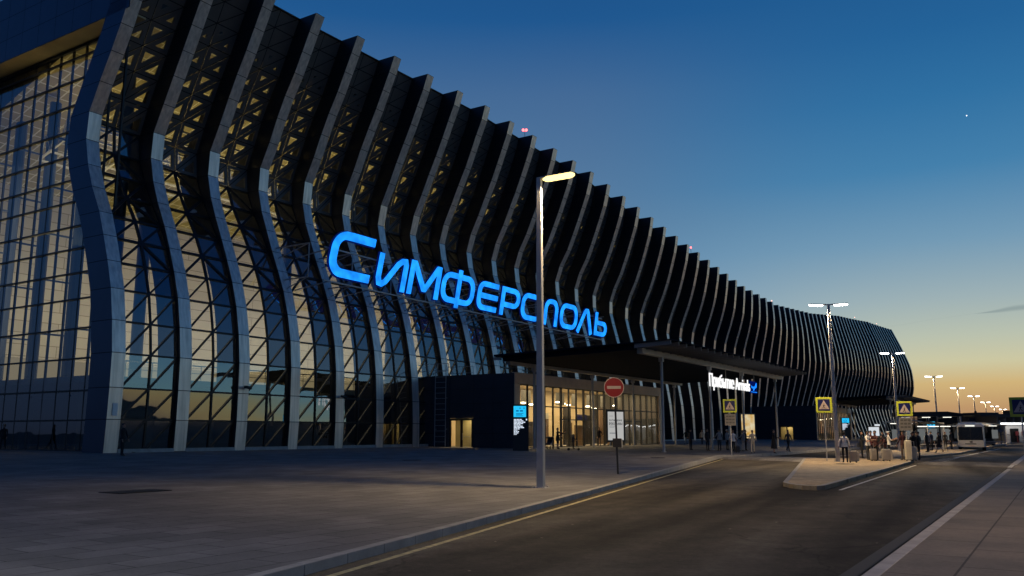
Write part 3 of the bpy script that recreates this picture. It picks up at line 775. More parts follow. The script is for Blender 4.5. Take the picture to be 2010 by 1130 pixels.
# ladder and roof guard rail beside the pavilion
LD = thing('ladder', W(30.15, 1.9, .43), RZF, 'tall thin metal ladder fixed to the dark side wall of the entrance box', 'ladder')
b = MB()
for x in (-.0,): pass
for y in (-.58, .58): b.bar((0, y, 0), (0, y, 7.1), .05, .05)
for k in range(14): b.bar((0, -.58, .4+k*.47), (0, .58, .4+k*.47), .035, .035)
for z in (1.5, 4.2, 6.2):
    for y in (-.58, .58): b.bar((0, y, z), (.28, y, z), .04, .04)
b.build('ladder_frame', M_galv, LD)
GR = thing('guard_rail', W(31, -1.2, 6.58), RZF, 'thin metal guard rail on the roof of the entrance box above the ladder', 'railing')
b = MB()
for z in (.5, 1.1):
    b.bar((-.4, 0, z), (-.4, -3.6, z), .04, .04); b.bar((3.4, 0, z), (3.4, -3.6, z), .04, .04); b.bar((-.4, 0, z), (3.4, 0, z), .04, .04)
for y in (0, -1.2, -2.4, -3.6):
    b.bar((-.4, y, 0), (-.4, y, 1.1), .04, .04); b.bar((3.4, y, 0), (3.4, y, 1.1), .04, .04)
b.build('rail_frame', M_galv, GR)
# ------------------------------------------------------------------ ground
def st(o): return tag(o, kind='structure')
b = MB(); b.quad([(-2500, -2500, -.16), (2500, -2500, -.16), (2500, 2500, -.16), (-2500, 2500, -.16)]); st(b.build('ground', M_earth))
ZR = -.13
def kx(y): return .34+.345*(y-19.8)           # plaza kerb line
KD = Vector((.345, 1, 0)).normalized(); KN = Vector((KD.y, -KD.x, 0))
RD = Vector((.532, .847, 0)).normalized(); RN = Vector((RD.y, -RD.x, 0))
RK = Vector((4.11, 10.1, 0))                  # point on the right kerb
b = MB(); b.quad([(-60, -60, ZR), (260, -60, ZR), (260, 420, ZR), (-60, 420, ZR)]); st(b.build('road', M_asph))
# plaza: rises gently towards the terminal
edge = [Vector((kx(y), y, 0)) for y in (-40, -20, -5, 5, 10, 15, 20, 28, 36, 44, 52, 59.6)]
e2 = edge[-1]
edge += [e2+Vector((.9, .9, 0)), e2+Vector((2.2, 1.6, 0))]
for t in (8, 20, 40, 80, 140, 220, 300): edge.append(edge[13]+D0*t if t else e2)
def suz(p_):
    q = p_-FB; return q.dot(D0), q.dot(N0)
b = MB()
rows = []
for e in edge:
    s, u = suz(e)
    us_ = [-45, -3, 9.3, 22, 30]
    us_ = [x for x in us_ if x < u-.5]
    while len(us_) < 5: us_.append(us_[-1]+(u-us_[-1])*.5)
    um = min(u-.1, 36)
    row = [W(s, x, gz(x)) for x in us_]+[W(s, um, gz(um)), Vector((e.x, e.y, gz(u)))]
    rows.append(row)
for a, c in zip(rows, rows[1:]):
    for k in range(6): b.quad([a[k], a[k+1], c[k+1], c[k]])
st(b.build('plaza', M_plaza, fixn=True))
def kerb(name, pts, w_, h0, top, m, side=1, seg=1.0, gap=.012):
    """kerb stones of about a metre laid along a polyline; top(p) gives the upper level"""
    b = MB()
    for a, c in zip(pts, pts[1:]):
        a = Vector(a); c = Vector(c); d = (c-a); Ln = d.length; d.normalize(); n = Vector((d.y, -d.x, 0))*side
        k = max(1, round(Ln/seg))
        for q in range(k):
            p0 = a+d*(Ln*q/k+gap/2); p1 = a+d*(Ln*(q+1)/k-gap/2)
            z0, z1 = top(p0), top(p1)
            b.hexa([(p0.x, p0.y, h0), (p1.x, p1.y, h0), (p1.x+n.x*w_, p1.y+n.y*w_, h0), (p0.x+n.x*w_, p0.y+n.y*w_, h0),
                    (p0.x, p0.y, z0), (p1.x, p1.y, z1), (p1.x+n.x*w_, p1.y+n.y*w_, z1), (p0.x+n.x*w_, p0.y+n.y*w_, z0)])
    return st(b.build(name, m, bevel=.012))
kerb('kerb', [v-KN*.02 for v in edge[:12]], .17, -.2, lambda p_: gz(suz(p_)[1])+.006, M_kerb, 1)
kerb('kerb', edge[11:], .17, -.2, lambda p_: gz(suz(p_)[1])+.006, M_kerb, 1, 2)
def strip(name, pts, w_, z, m, dash=None):
    b = MB(); 
    for a, c in zip(pts, pts[1:]):
        a = Vector(a); c = Vector(c); d = c-a; Ln = d.length; d.normalize(); n = Vector((d.y, -d.x, 0))*(w_/2)
        segs = [(0, Ln)]
        if dash:
            segs = []; t = 0
            while t < Ln: segs.append((t, min(Ln, t+dash[0]))); t += dash[0]+dash[1]
        for (t0, t1) in segs:
            p0 = a+d*t0; p1 = a+d*t1
            b.quad([(p0.x-n.x, p0.y-n.y, z), (p0.x+n.x, p0.y+n.y, z), (p1.x+n.x, p1.y+n.y, z), (p1.x-n.x, p1.y-n.y, z)])
    return st(b.build(name, m))
strip('yellow_line', [v+KN*.48 for v in edge[2:12]], .11, ZR+.004, M_yell)
# island between the two lanes
IA = Vector((9.02, 29.0, 0)); IB = Vector((9.25, 26.6, 0)); IC = Vector((21.7, 47.8, 0)); ID = Vector((24.3, 55., 0)); IE = Vector((18.8, 56.2, 0)); IF = Vector((16.6, 50., 0))
isl = [Vector((9.2, 29.6, 0)), Vector((8.92, 28.8, 0)), Vector((8.84, 27.9, 0)), Vector((8.98, 27.1, 0)), Vector((9.3, 26.75, 0)), Vector((9.65, 27.0, 0)), IC, Vector((23.6, 51.2, 0)), ID, IE, IF]
b = MB(); b.prism([(v.x, v.y) for v in isl], -.2, 0); st(b.build('traffic_island', M_island))
kerb('island_kerb', isl+[isl[0]], .16, -.2, lambda p_: .008, M_kerb, -1 if False else -1, .9)
strip('white_line', [IB+Vector((.80, .25, 0)), IC+Vector((.36, -.22, 0))], .10, ZR+.004, M_line)
# raised tables of paler asphalt at the crossings
b = MB(); b.hexa([(14.0, 58.5, -.15), (17.6, 52.6, -.15), (20.5, 58.5, -.15), (16.8, 63.5, -.15), (14.2, 58.6, -.03), (17.8, 53.4, -.03), (20.4, 58.3, -.03), (17, 63., -.03)]); st(b.build('crossing_table', M_plaza))
p0 = IC+RD*.3
for nm, t0, t1, m in (('crossing_table', 0.4, 6.5, M_asph2),):
    a0 = Vector((22.2, 48.0, 0)); w_ = 9.6
    b = MB(); b.hexa([tuple(a0+RD*t0)[:2]+(ZR-.02,), tuple(a0+RD*(t0-4)+RN*w_)[:2]+(ZR-.02,), tuple(a0+RD*(t1-4)+RN*w_)[:2]+(ZR-.02,), tuple(a0+RD*t1)[:2]+(ZR-.02,),
                      tuple(a0+RD*(t0+.6))[:2]+(ZR+.05,), tuple(a0+RD*(t0-3.4)+RN*w_)[:2]+(ZR+.05,), tuple(a0+RD*(t1-4.6)+RN*w_)[:2]+(ZR+.05,), tuple(a0+RD*(t1-.6))[:2]+(ZR+.05,)])
    st(b.build(nm, m))
# second island with the bus stops
J = [Vector((25.6, 59.2, 0)), Vector((30.2, 62.6, 0)), Vector((36.3, 70.6, 0)), Vector((36.3, 70.6, 0))+RD*120, Vector((26, 66, 0))+RD*122, Vector((23.0, 61.5, 0))]
b = MB(); b.prism([(v.x, v.y) for v in J], -.2, 0); st(b.build('bus_stop_island', M_island))
kerb('island_kerb', J+[J[0]], .16, -.2, lambda p_: .008, M_kerb, -1, 2)
# white lines on the far lane, hatched start and dashes
g0 = Vector((26.0, 53.0, 0))
strip('white_line', [g0+RD*9, Vector((54.2, 96.5, 0))], .18, ZR+.004, M_line)
b = MB()
for k in range(7):
    p0 = Vector((25.5, 53.3, 0))+RD*(k*1.25); p1 = p0+RD*.75+RN*.9
    d = RD*.28
    b.quad([(p0.x, p0.y, ZR+.008), (p1.x, p1.y, ZR+.008), (p1.x+d.x, p1.y+d.y, ZR+.008), (p0.x+d.x, p0.y+d.y, ZR+.008)])
st(b.build('hatched_marking', M_line))
# right pavement where the camera stands
wk = [RK-RD*40, RK+RD*140, RK+RD*140+RN*60, RK-RD*40+RN*60]
b = MB(); b.quad([tuple(v)[:2]+(-.045,) for v in wk]); st(b.build('pavement', M_walk))
kerb('kerb', [RK-RD*20, RK+RD*36.], .18, -.2, lambda p_: -.035, M_kerbl, -1, .8)
kerb('kerb', [RK+RD*42, RK+RD*130.], .30, -.2, lambda p_: -.035, M_kerbl, -1, 1.6)
strip('gutter', [RK-RD*20-RN*.42, RK+RD*34-RN*.42], .2, ZR+.004, mat('gutter', (.035, .033, .03), .8, 0, .3, 3))
strip('white_line', [RK+RD*38.5-RN*.2, RK+RD*60-RN*.2], .2, ZR+.06, M_line)
# unseen dark silhouette, added to darken the horizon reflected in the glass
b = MB()
for k in range(48):
    a0, a1 = R(30+k*5), R(35+k*5)
    h0, h1 = 2+1.2*math.sin(k*1.7)+.6*math.sin(k*.6), 2+1.2*math.sin((k+1)*1.7)+.6*math.sin((k+1)*.6)
    r0, r1 = 900, 1200
    P = lambda a, r, z: (math.sin(a)*r, math.cos(a)*r, z)
    b.quad([P(a0, r0, -1), P(a1, r0, -1), P(a1, r1, h1), P(a0, r1, h0)])
st(b.build('added_skyline', mat('skyline_dark', (.02, .022, .02), .9)))

# covers in the paving
def cover(s, u, sx, sy, label, cat, rnd=False):
    t = MB()
    if rnd: t.tube([(0, 0, 0), (0, 0, .015)], sx/2, 20)
    else: t.box((-sx/2, -sy/2, 0), (sx/2, sy/2, .015))
    o = t.build('manhole_cover' if rnd else 'drain_grate', M_iron); o.location = W(s, u, gz(u)+.001); o.rotation_euler = (0, 0, RZF)
    tag(o, label, cat); return o
cover(-16.4, 27.6, 1.5, .9, 'large dark square cover in the plaza paving nearest the terminal corner', 'drain cover')
cover(5., 19.3, 1., 1., 'small dark round cover in the plaza paving in front of the ladder', 'manhole', True)
cover(-27.5, 36.2, .5, .28, 'dark drain slot at the lower left edge of the plaza', 'drain cover')
for nm, x, y, lab in (('manhole_cover', 16.2, 45.5, 'dark round cover on the traffic island by the woman with the suitcase'),):
    t = MB(); t.tube([(0, 0, 0), (0, 0, .012)], .45, 20); o = t.build(nm, M_iron); o.location = (x+1.2, y, .002); tag(o, lab, 'manhole')
cover(19, 27., .9, .9, 'dark round cover in the paving behind the no entry sign', 'manhole', True)

# ------------------------------------------------------------------ street lamps
def lamp_head(parent, L0, L1, z, tilt, mled, power, col):
    """arm with a flat LED luminaire along local +x from L0 to L1"""
    sgn = 1 if L1 > L0 else -1
    b = MB(); b.bar((L0, 0, z), (L1, 0, z+tilt), .20, .055); h = b.build('lamp_head', M_galv, parent, bevel=.01)
    b = MB()
    n = 4
    for k in range(n):
        x = L0+(L1-L0)*(.22+.78*(k+.5)/n); zz = z+tilt*(x-L0)/(L1-L0)
        b.ball((x, 0, zz-.05), .135 if mled is M_ledw else .10, 0, 10, (1.9 if mled is M_ledw else 1.1, 1., .75))
    b.build('led', mled, h)
    l = bpy.data.lights.new('lamp_light', 'SPOT'); l.energy = power; l.color = col; l.spot_size = R(150); l.spot_blend = .6; l.shadow_soft_size = .14
    o = bpy.data.objects.new('lamp_light', l); COL.objects.link(o); o.parent = h; o.location = ((L0+L1)/2, 0, z-.16)
    return h
def street_lamp(x, y, z, rz, H, heads, label, mled, power, col, group=None, pole=None):
    t = thing('street_lamp', (x, y, z), rz, label, 'street lamp', group)
    b = MB(); r0, r1 = .105, .075
    b.hexa([(-r0, -r0, 0), (r0, -r0, 0), (r0, r0, 0), (-r0, r0, 0), (-r1, -r1, H), (r1, -r1, H), (r1, r1, H), (-r1, r1, H)]); b.build('pole', pole or M_galv, t, bevel=.012)
    b = MB(); b.box((-.2, -.2, 0), (.2, .2, .03))
    for a in (-.15, .15):
        for c in (-.15, .15): b.tube([(a, c, .03), (a, c, .07)], .02, 6)
    b.build('base_plate', M_galv, t)
    b = MB(); b.box((-.09, -.11, .5), (.09, -.1, .95)); b.build('service_hatch', M_galv, t)
    for (a, c) in heads: lamp_head(t, a, c, H-.03, .05, mled, power, col)
    return t
street_lamp(.85, 25.7, gz(36)+.0, R(-23), 9.45, [(.05, 1.02)], 'tall single arm lamp with a warm yellow head in front of the big sign', M_ledw, 3600, (1, .72, .38))
G = 'double arm lamps along the bus lane'
row = [(18.3, 48.9), (35.3, 79.2), (55.3, 112.4), (73.6, 141.9), (93.1, 173.5), (114.4, 208.2), (134.4, 240.1), (154.3, 271.2), (179.3, 311.6)]
wh = ['nearest and tallest', 'second nearest', 'third nearest', 'fourth nearest', 'fifth nearest', 'sixth nearest', 'seventh nearest', 'eighth nearest', 'farthest']
for k, (x, y) in enumerate(row):
    lab = ['double arm white lamp on the island by the woman with the suitcase', 'double arm white lamp standing in front of the curved terminal end', 'double arm white lamp over the bus shelters, first one clear of the terminal',
           'double arm white lamp just behind the white bus', ][k] if k < 4 else 'double arm white lamp in the receding row, %s of the nine' % wh[k]
    street_lamp(x, y, 0, R(-10), 8.95, [(-.1, -1.06), (.1, 1.06)], lab, M_led, 2500 if k < 4 else 1000, (1, .72, .40), G)
# lamps on the pavement beside and behind the camera: they light the near road and throw the pole's long shadow
for (x, y, pw) in ((21.5, 6.2, 12000), (-10, -5, 14000)):
    street_lamp(x, y, -.04, R(150), 8.95, [(.1, 1.12)], 'single arm lamp on the pavement out to the right of the view' if x > 0 else 'single arm lamp on the plaza behind the view', M_led, pw, (1, .70, .48) if x > 0 else (1, .95, .92))

# ------------------------------------------------------------------ road signs
M_plateline = mat('plate_print', (.07, .068, .065), .6)
def ped_sign(x, y, z, rz, H, label, plate=False, s=.9, dark=False, pz=0):
    t = thing('crossing_sign', (x, y, z), rz, label, 'road sign', 'pedestrian crossing signs')
    b = MB(); b.tube([(0, .05, 0), (0, .05, H)], .035, 10); b.build('pole', M_galv, t)
    h = s/2; zc = H-h
    b = MB(); b.box((-h, -.02, zc-h), (h, .0, zc+h)); bd = b.build('board', [M_signy], t, bevel=.004)
    b = MB(); q = h*.74; b.box((-q, -.024, zc-q), (q, -.0205, zc+q)); b.build('blue_field', M_signb, bd)
    b = MB(); q = h*.66
    tri = [(-q, -q*.82), (q, -q*.82), (0, q*.95)]
    b.quad([(x_, -.027, zc+z_) for x_, z_ in tri]); b.build('triangle', M_signw, bd)
    b = MB(); k = q*.95; yy = -.03
    def bar2(a, c, w_): b.bar((a[0]*k, yy, zc-.05*k+a[1]*k), (c[0]*k, yy, zc-.05*k+c[1]*k), .006, w_*k, up=(0, 0, 1))
    def seg(a, c, w_):
        A = Vector((a[0]*k, zc-.05*k+a[1]*k)); C = Vector((c[0]*k, zc-.05*k+c[1]*k)); d = (C-A).normalized(); n = Vector((-d.y, d.x))*w_*k/2
        b.quad([(A.x-n.x, yy, A.y-n.y), (C.x-n.x, yy, C.y-n.y), (C.x+n.x, yy, C.y+n.y), (A.x+n.x, yy, A.y+n.y)])
    seg((0, .12), (-.06, -.25), .16); seg((-.06, -.22), (.2, -.62), .1); seg((-.06, -.22), (-.28, -.62), .1); seg((0, .1), (.22, -.14), .07); seg((0, .1), (-.24, -.12), .07)
    n = 10; b.quad([(.02*k+.085*k*math.cos(2*math.pi*j/n), yy, zc-.05*k+.26*k+.085*k*math.sin(2*math.pi*j/n)) for j in range(n)])
    for j in (-2, -1, 0, 1, 2): seg((.22*j-.06, -.66), (.22*j+.06, -.66), .05)
    b.build('walker', M_black, bd)
    if plate:
        b = MB(); b.box((-.36, -.02, zc-h-.85), (.36, .0, zc-h-.08)); pl_ = b.build('info_plate', mat('plate_grey', (.16, .155, .15), .5, 0, .1, 5), t)
        b = MB()
        for j in range(3):
            for q in range(3): b.quad([(-.28+.2*q, -.024, zc-h-.3-.2*j), (-.12+.2*q, -.024, zc-h-.3-.2*j), (-.12+.2*q, -.024, zc-h-.2-.2*j), (-.28+.2*q, -.024, zc-h-.2-.2*j)])
        b.build('plate_lines', M_plateline, pl_, fixn=False)
    return t
ped_sign(18.2, 50.3, 0, R(-12), 3.66, 'yellow bordered crossing sign beside the nearest double arm lamp')
ped_sign(23.2, 51.0, 0, R(-14), 3.45, 'yellow bordered crossing sign over the waiting group, cream luggage at its pole', True, .86)
ped_sign(14.4, 57.0, .09, R(-8), 3.72, 'yellow bordered crossing sign in front of the arrivals columns, with a grey plate below', True, .88)
ped_sign(23.6, 40, -.04, R(-30), 3.28, 'unlit crossing sign cut off by the right edge of the photo')
NE = thing('no_entry_sign', (4.05, 33.7, gz(33.5)), R(-6), 'round red no entry sign with a white bar on a thin dark pole', 'road sign')
b = MB(); b.tube([(.04, .04, 0), (-.03, .04, 3.4)], .04, 10); b.build('pole', M_black, NE)
zc = 3.33
Mx = Matrix.Translation((-.05, 0, zc)) @ Matrix.Rotation(R(90), 4, 'X')
def disc(r, d): return [(r*math.cos(2*math.pi*j/40), r*math.sin(2*math.pi*j/40)) for j in range(40)]
b = MB(); b.prism(disc(.395, 0), 0, .015, M=Mx); bd = b.build('rim', M_signw, NE)
b = MB(); b.prism(disc(.365, 0), .0155, .019, M=Mx); b.build('red_disc', M_red, bd)
b = MB(); b.prism([(-.27, -.055), (.27, -.055), (.27, .055), (-.27, .055)], .0195, .023, M=Mx); b.build('white_bar', M_signw, bd)
b = MB(); b.box((-.14, -.07, 1.02), (.2, .04, 1.36)); b.box((.2, -.06, 1.0), (.24, .03, 1.34), 1); b.build('control_box', [M_black, M_galv], NE, bevel=.008)

# ------------------------------------------------------------------ info totems and advertising boxes
def screen_mat(name, c0, c1, s):
    m, nt, N, L = new_mat(name); o = N.new('ShaderNodeOutputMaterial'); e = N.new('ShaderNodeEmission')
    tc = N.new('ShaderNodeTexCoord'); n = N.new('ShaderNodeTexNoise'); n.inputs['Scale'].default_value = 1.1
    L.new(tc.outputs['Object'], n.inputs['Vector']); r = N.new('ShaderNodeValToRGB')
    r.color_ramp.elements[0].position = .35; r.color_ramp.elements[0].color = (*c0, 1); r.color_ramp.elements[1].position = .65; r.color_ramp.elements[1].color = (*c1, 1)
    L.new(n.outputs[0], r.inputs[0]); L.new(r.outputs[0], e.inputs[0]); e.inputs[1].default_value = s; L.new(e.outputs[0], o.inputs[0]); return m
M_scr = emit('screen_cyan', (.02, .55, .95), 1.0); M_scrd = emit('screen_text', (.0, .10, .32), 1.); M_txtw = emit('totem_text', (.75, .85, 1), 1.0)
XR = Matrix.Rotation(R(90), 4, 'X')
def totem(x, y, z, rz, label, w_=1.2, H=3.5):
    t = thing('info_totem', (x, y, z), rz, label, 'information totem', 'black information totems')
    b = MB(); b.box((-w_/2, -.09, 0), (w_/2, .09, H)); b.build('body', M_black, t, bevel=.01)
    b = MB(); b.box((-w_/2+.06, -.1, H-.95), (w_/2-.2, -.092, H-.12)); sc_ = b.build('screen', M_scr, t)
    b = MB()
    for (xa, xb, za, zb) in ((-.36, -.16, .46, .36), (-.06, .16, .46, .36), (.2, .3, .24, .17), (-.1, 0, .24, .17), (-.36, .2, .62, .58), (-.36, .1, .7, .66), (-.36, .16, .8, .76)):
        b.quad([(xa*w_/1.2, -.104, H-za-.08), (xb*w_/1.2, -.104, H-za-.08), (xb*w_/1.2, -.104, H-zb-.08), (xa*w_/1.2, -.104, H-zb-.08)])
    b.build('screen_text', M_scrd, sc_, fixn=False)
    b = MB()
    for j, ln in enumerate((.52, .62, .74, .60, .44, .58, .66, .38, .24, .34, .30, .20)):
        zz = H-1.1-j*.1; x0 = -w_/2+.08; xe = x0+ln*w_
        for q in range(3):                                    # three words to a line
            xa = x0+(xe-x0)*q/3; xb = xa+(xe-x0)/3-.03
            b.quad([(xa, -.096, zz-.07), (xb, -.096, zz-.07), (xb, -.096, zz), (xa, -.096, zz)])
    b.quad([(w_*.32, -.096, H-1.2), (w_*.4, -.096, H-1.2), (w_*.4, -.096, H-1.08), (w_*.32, -.096, H-1.08)])
    b.build('direction_list', M_txtw, t, fixn=False)
    return t
totem(.66, 65.4, gz(13.3), R(2), 'tall black information totem with a cyan screen at the corner of the entrance box', 1.2, 3.45)
def lightbox(x, y, z, rz, w_, h_, z0, m, label, lines=()):
    t = thing('advert_lightbox', (x, y, z), rz, label, 'advertising board')
    b = MB(); b.box((-w_/2-.2, -.1, z0-.18), (w_/2+.2, .1, z0+h_+.18)); b.build('case', M_black, t, bevel=.015)
    b = MB(); b.quad([(-w_/2, -.104, z0), (w_/2, -.104, z0), (w_/2, -.104, z0+h_), (-w_/2, -.104, z0+h_)]); pn = b.build('lit_panel', m, t, fixn=False)
    for (tx, zz, sz) in lines:
        text_obj('panel_text', tx, sz, emit('ink_grey', (.05, .07, .1), .35), pn, Matrix.Translation((0, -.11, zz)) @ XR, 0, 1, .006)
    if lines:
        b = MB()
        for (za, zb, xw) in ((1.92, 1.97, .55), (1.8, 1.84, .4), (1.22, 1.33, .6), (2.9, 2.95, .3)):
            n = 7
            for q in range(n): b.quad([(-w_/2+.2+xw*q*.22, -.108, za), (-w_/2+.2+xw*q*.22+xw*.16, -.108, za), (-w_/2+.2+xw*q*.22+xw*.16, -.108, zb), (-w_/2+.2+xw*q*.22, -.108, zb)])
        b.build('small_print', emit('ink_pale', (.2, .22, .25), .6), pn, fixn=False)
    b = MB()
    for xx in (-w_*.35, w_*.35): b.box((xx-.05, -.05, 0), (xx+.05, .05, z0))
    b.build('leg', M_galv, t)
    return t
q = W(47.3, 11.6, 0)
lightbox(q.x-1.0, q.y, gz(11.6), RZF-R(25), 1.95, 2.75, .6, emit('advert_white', (.55, .55, .53), .8), 'white lit advertising board in a black case behind the no entry sign', (('РАЗМЕЩЕНИЕ', 2.5, .23), ('РЕКЛАМЫ', 2.16, .34)))
q = W(80.6, 14, 0)
lightbox(q.x-1.0, q.y-1.2, gz(14)-.05, RZF-R(30), 2.2, 3.0, .7, screen_mat('advert_yellow', (.75, .42, .08), (.9, .78, .5), .75), 'yellow lit advertising board by the columns, with a standing man before it')
q = W(143, 13, 0)
totem(q.x-2.3, q.y-5.2, .1, RZF-R(30), 'distant black information totem with a cyan screen near the second entrance', 2.1, 4.3)
totem(48.5, 100, 0, R(-25), 'small distant cyan screen totem among the bus stops', 1.1, 3.0)
t = thing('advert_lightbox', (37.6, 90, 0), R(-20), 'distant white lit notice board behind the waiting group', 'advertising board')
b = MB(); b.box((-.6, -.1, .6), (.6, .1, 2.3)); b.build('case', M_black, t)
b = MB(); b.box((-.5, -.13, 1.3), (.5, -.105, 2.2)); b.box((.1, -.13, 2.3), (.6, -.1, 2.5)); b.build('lit_panel', emit('notice_white', (.8, .85, .9), .8), t)
b = MB(); b.box((-.5, -.05, 0), (-.4, .05, .6)); b.box((.4, -.05, 0), (.5, .05, .6)); b.build('leg', M_galv, t)

# cameras on the fins
for (i, z) in ((2, 4.4), (4, 4.1)):
    t = thing('security_camera', FP(i, .5, PR[i][1][2]+.02, z+.3), RZF, 'small black security camera on the third fin from the terminal corner' if i == 2 else 'small black security camera on the fin just left of the ladder', 'camera')
    b = MB(); b.bar((0, 0, 0), (0, -.3, 0), .06, .06); b.tube([(-.25, -.32, .02), (.3, -.34, -.05)], .09, 10); b.box((-.3, -.43, .08), (.34, -.22, .11)); b.build('housing', M_black, t)
# red lights on the roof edge
for (i, dz, lab, dbl) in ((10, 0, 'pair of red warning lights on the roof edge above the single lamp head', True), (21, 0, 'red warning light on the roof edge above the end of the big sign', False), (31, 0, 'pale red warning light on the roof near the nearest double arm lamp', False), (53, 0, 'pale warning light on the roof of the curved end, left of its pair', False), (61, 0, 'pale warning light on the roof of the curved end, nearest the far edge', False)):
    P_ = FP(i, .6, PR[i][1][19]-1.4, PR[i][2][19]-.1)
    t = thing('warning_light', P_, 0, lab, 'warning light', 'red lights on the roof edge')
    b = MB(); b.tube([(0, 0, 0), (0, 0, 1.0)], .03, 6); b.build('stem', M_galv, t)
    b = MB()
    for dx in ((-.22, .22) if dbl else (0,)): b.ball((dx*.8, 0, 1.13), .15, 0, 8)
    if dbl: b.bar((-.22, 0, 1), (.22, 0, 1), .04, .04)
    b.build('bulb', M_redlamp if i < 30 else emit('pale_red_lamp', (1, .55, .45), 2), t)
# evening planet
d = Vector((.2, 1, 0)); az, el = R(29.2), R(18.6)
b = MB(); b.ball((math.sin(az)*math.cos(el)*2000, math.cos(az)*math.cos(el)*2000, math.sin(el)*2000), 1.1, 0, 8); o = b.build('evening_planet', emit('planet_light', (.9, .95, 1), 3)); tag(o, 'tiny bright planet in the blue sky at upper right', 'planet')
# ------------------------------------------------------------------ buses
M_busw = mat('bus_paint', (.46, .46, .45), .35, 0, .05, 2, coat=.3)
M_busglass = mat('bus_glass', (.006, .007, .008), .08, 0, spec=.7)
def bus(x, y, rz, label, Wd=2.4, H=2.72, L=9.5, lit=True):
    # front faces local -y
    t = thing('bus', (x, y, ZR), rz, label, 'bus')
    h = Wd/2
    b = MB()
    # body shell from lofted sections along y
    secs = [(-0.0, .93, .42, H-.32), (.12, .985, .36, H-.14), (.45, 1., .32, H-.04), (1.2, 1, .30, H), (L-.3, 1, .3, H), (L, .96, .4, H-.15)]
    rings = []
    for (yy, k, za, zb) in secs:
        hw = h*k; c = .16
        rings.append([(-hw, yy, za), (hw, yy, za), (hw, yy, zb-c*1.2), (hw-c, yy, zb), (-hw+c, yy, zb), (-hw, yy, zb-c*1.2)])
    for A, B in zip(rings, rings[1:]):
        for k in range(6): b.quad([A[k], A[(k+1) % 6], B[(k+1) % 6], B[k]])
    b.quad(rings[0]); b.quad(rings[-1])
    b.build('body', M_busw, t, bevel=.03)
    b = MB(); b.hexa([(-h*.9, -.03, 1.02), (h*.9, -.03, 1.02), (h*.93, .1, 1.02), (-h*.93, .1, 1.02), (-h*.88, -.02, H-.40), (h*.88, -.02, H-.40), (h*.92, .1, H-.40), (-h*.92, .1, H-.40)]); ws = b.build('windscreen', M_busglass, t, bevel=.02)
    b = MB(); b.box((-.02, -.045, 1.03), (.02, -.028, H-.42)); b.bar((-.7, -.06, 1.08), (-.15, -.05, 1.5), .03, .02); b.bar((.2, -.06, 1.08), (.75, -.05, 1.5), .03, .02); b.build('wiper', M_black, ws)
    b = MB(); b.box((-.42, -.035, H-.36), (.42, -.02, H-.22))
    b.build('route_display', emit('route_display', (.9, .9, .8), 1.1) if lit else M_black, t)
    for s in (-1, 1):
        b = MB(); b.box((s*.62-.24, -.04, .62), (s*.62+.3*1-.06, .06, .84)); hl = b.build('headlight', mat('headlight_glass', (.5, .5, .5), .15), t, bevel=.02)
        b = MB(); b.bar((s*h*.95, .05, H-.35), (s*(h+.22), -.18, H-.45), .04, .04); b.box((s*(h+.22)-.09, -.24, H-.95), (s*(h+.22)+.09, -.14, H-.45)); b.build('mirror', M_black, t)
        b = MB()
        for k in range(5): 
            y0 = 1.0+k*1.65; b.box((s*h-.02 if s > 0 else -h-.012, y0, 1.15), (s*h+.012 if s > 0 else -h+.02, y0+1.5, H-.45))
        b.build('side_windows', M_busglass, t)
        for yy in (1.9, L-2.2):
            b = MB(); b.tube([(s*(h-.28), yy, .46), (s*(h+.01), yy, .46)], .46, 20); wl = b.build('wheel', M_tyre, t)
            b = MB(); b.tube([(s*(h+.0), yy, .46), (s*(h+.02), yy, .46)], .27, 16); b.build('rim', M_alum, wl)
    b = MB(); b.box((-h*.95, -.05, .36), (h*.95, .08, .58)); b.box((-.55, -.055, .62), (.45, -.02, .70), 1); b.build('bumper', [M_busw, M_black], t, bevel=.03)
    b = MB(); b.box((-.13, -.05, .78), (.13, -.02, .92)); b.build('badge', M_black, t)
    b = MB(); b.box((-.26, -.062, .42), (.26, -.052, .53)); b.build('number_plate', M_signw, t)
    b = MB(); b.box((-.8, 1.6, H-.02), (.5, 3.2, H+.12)); b.build('roof_unit', M_busw, t, bevel=.03)
    return t
bus(45.6, 86.2, -R(29), 'white city bus facing the camera at the bus stop kerb')
bus(61.3, 113., -R(30), 'second bus, partly hidden behind the white one at the kerb', 2.5, 2.9, 11, False)

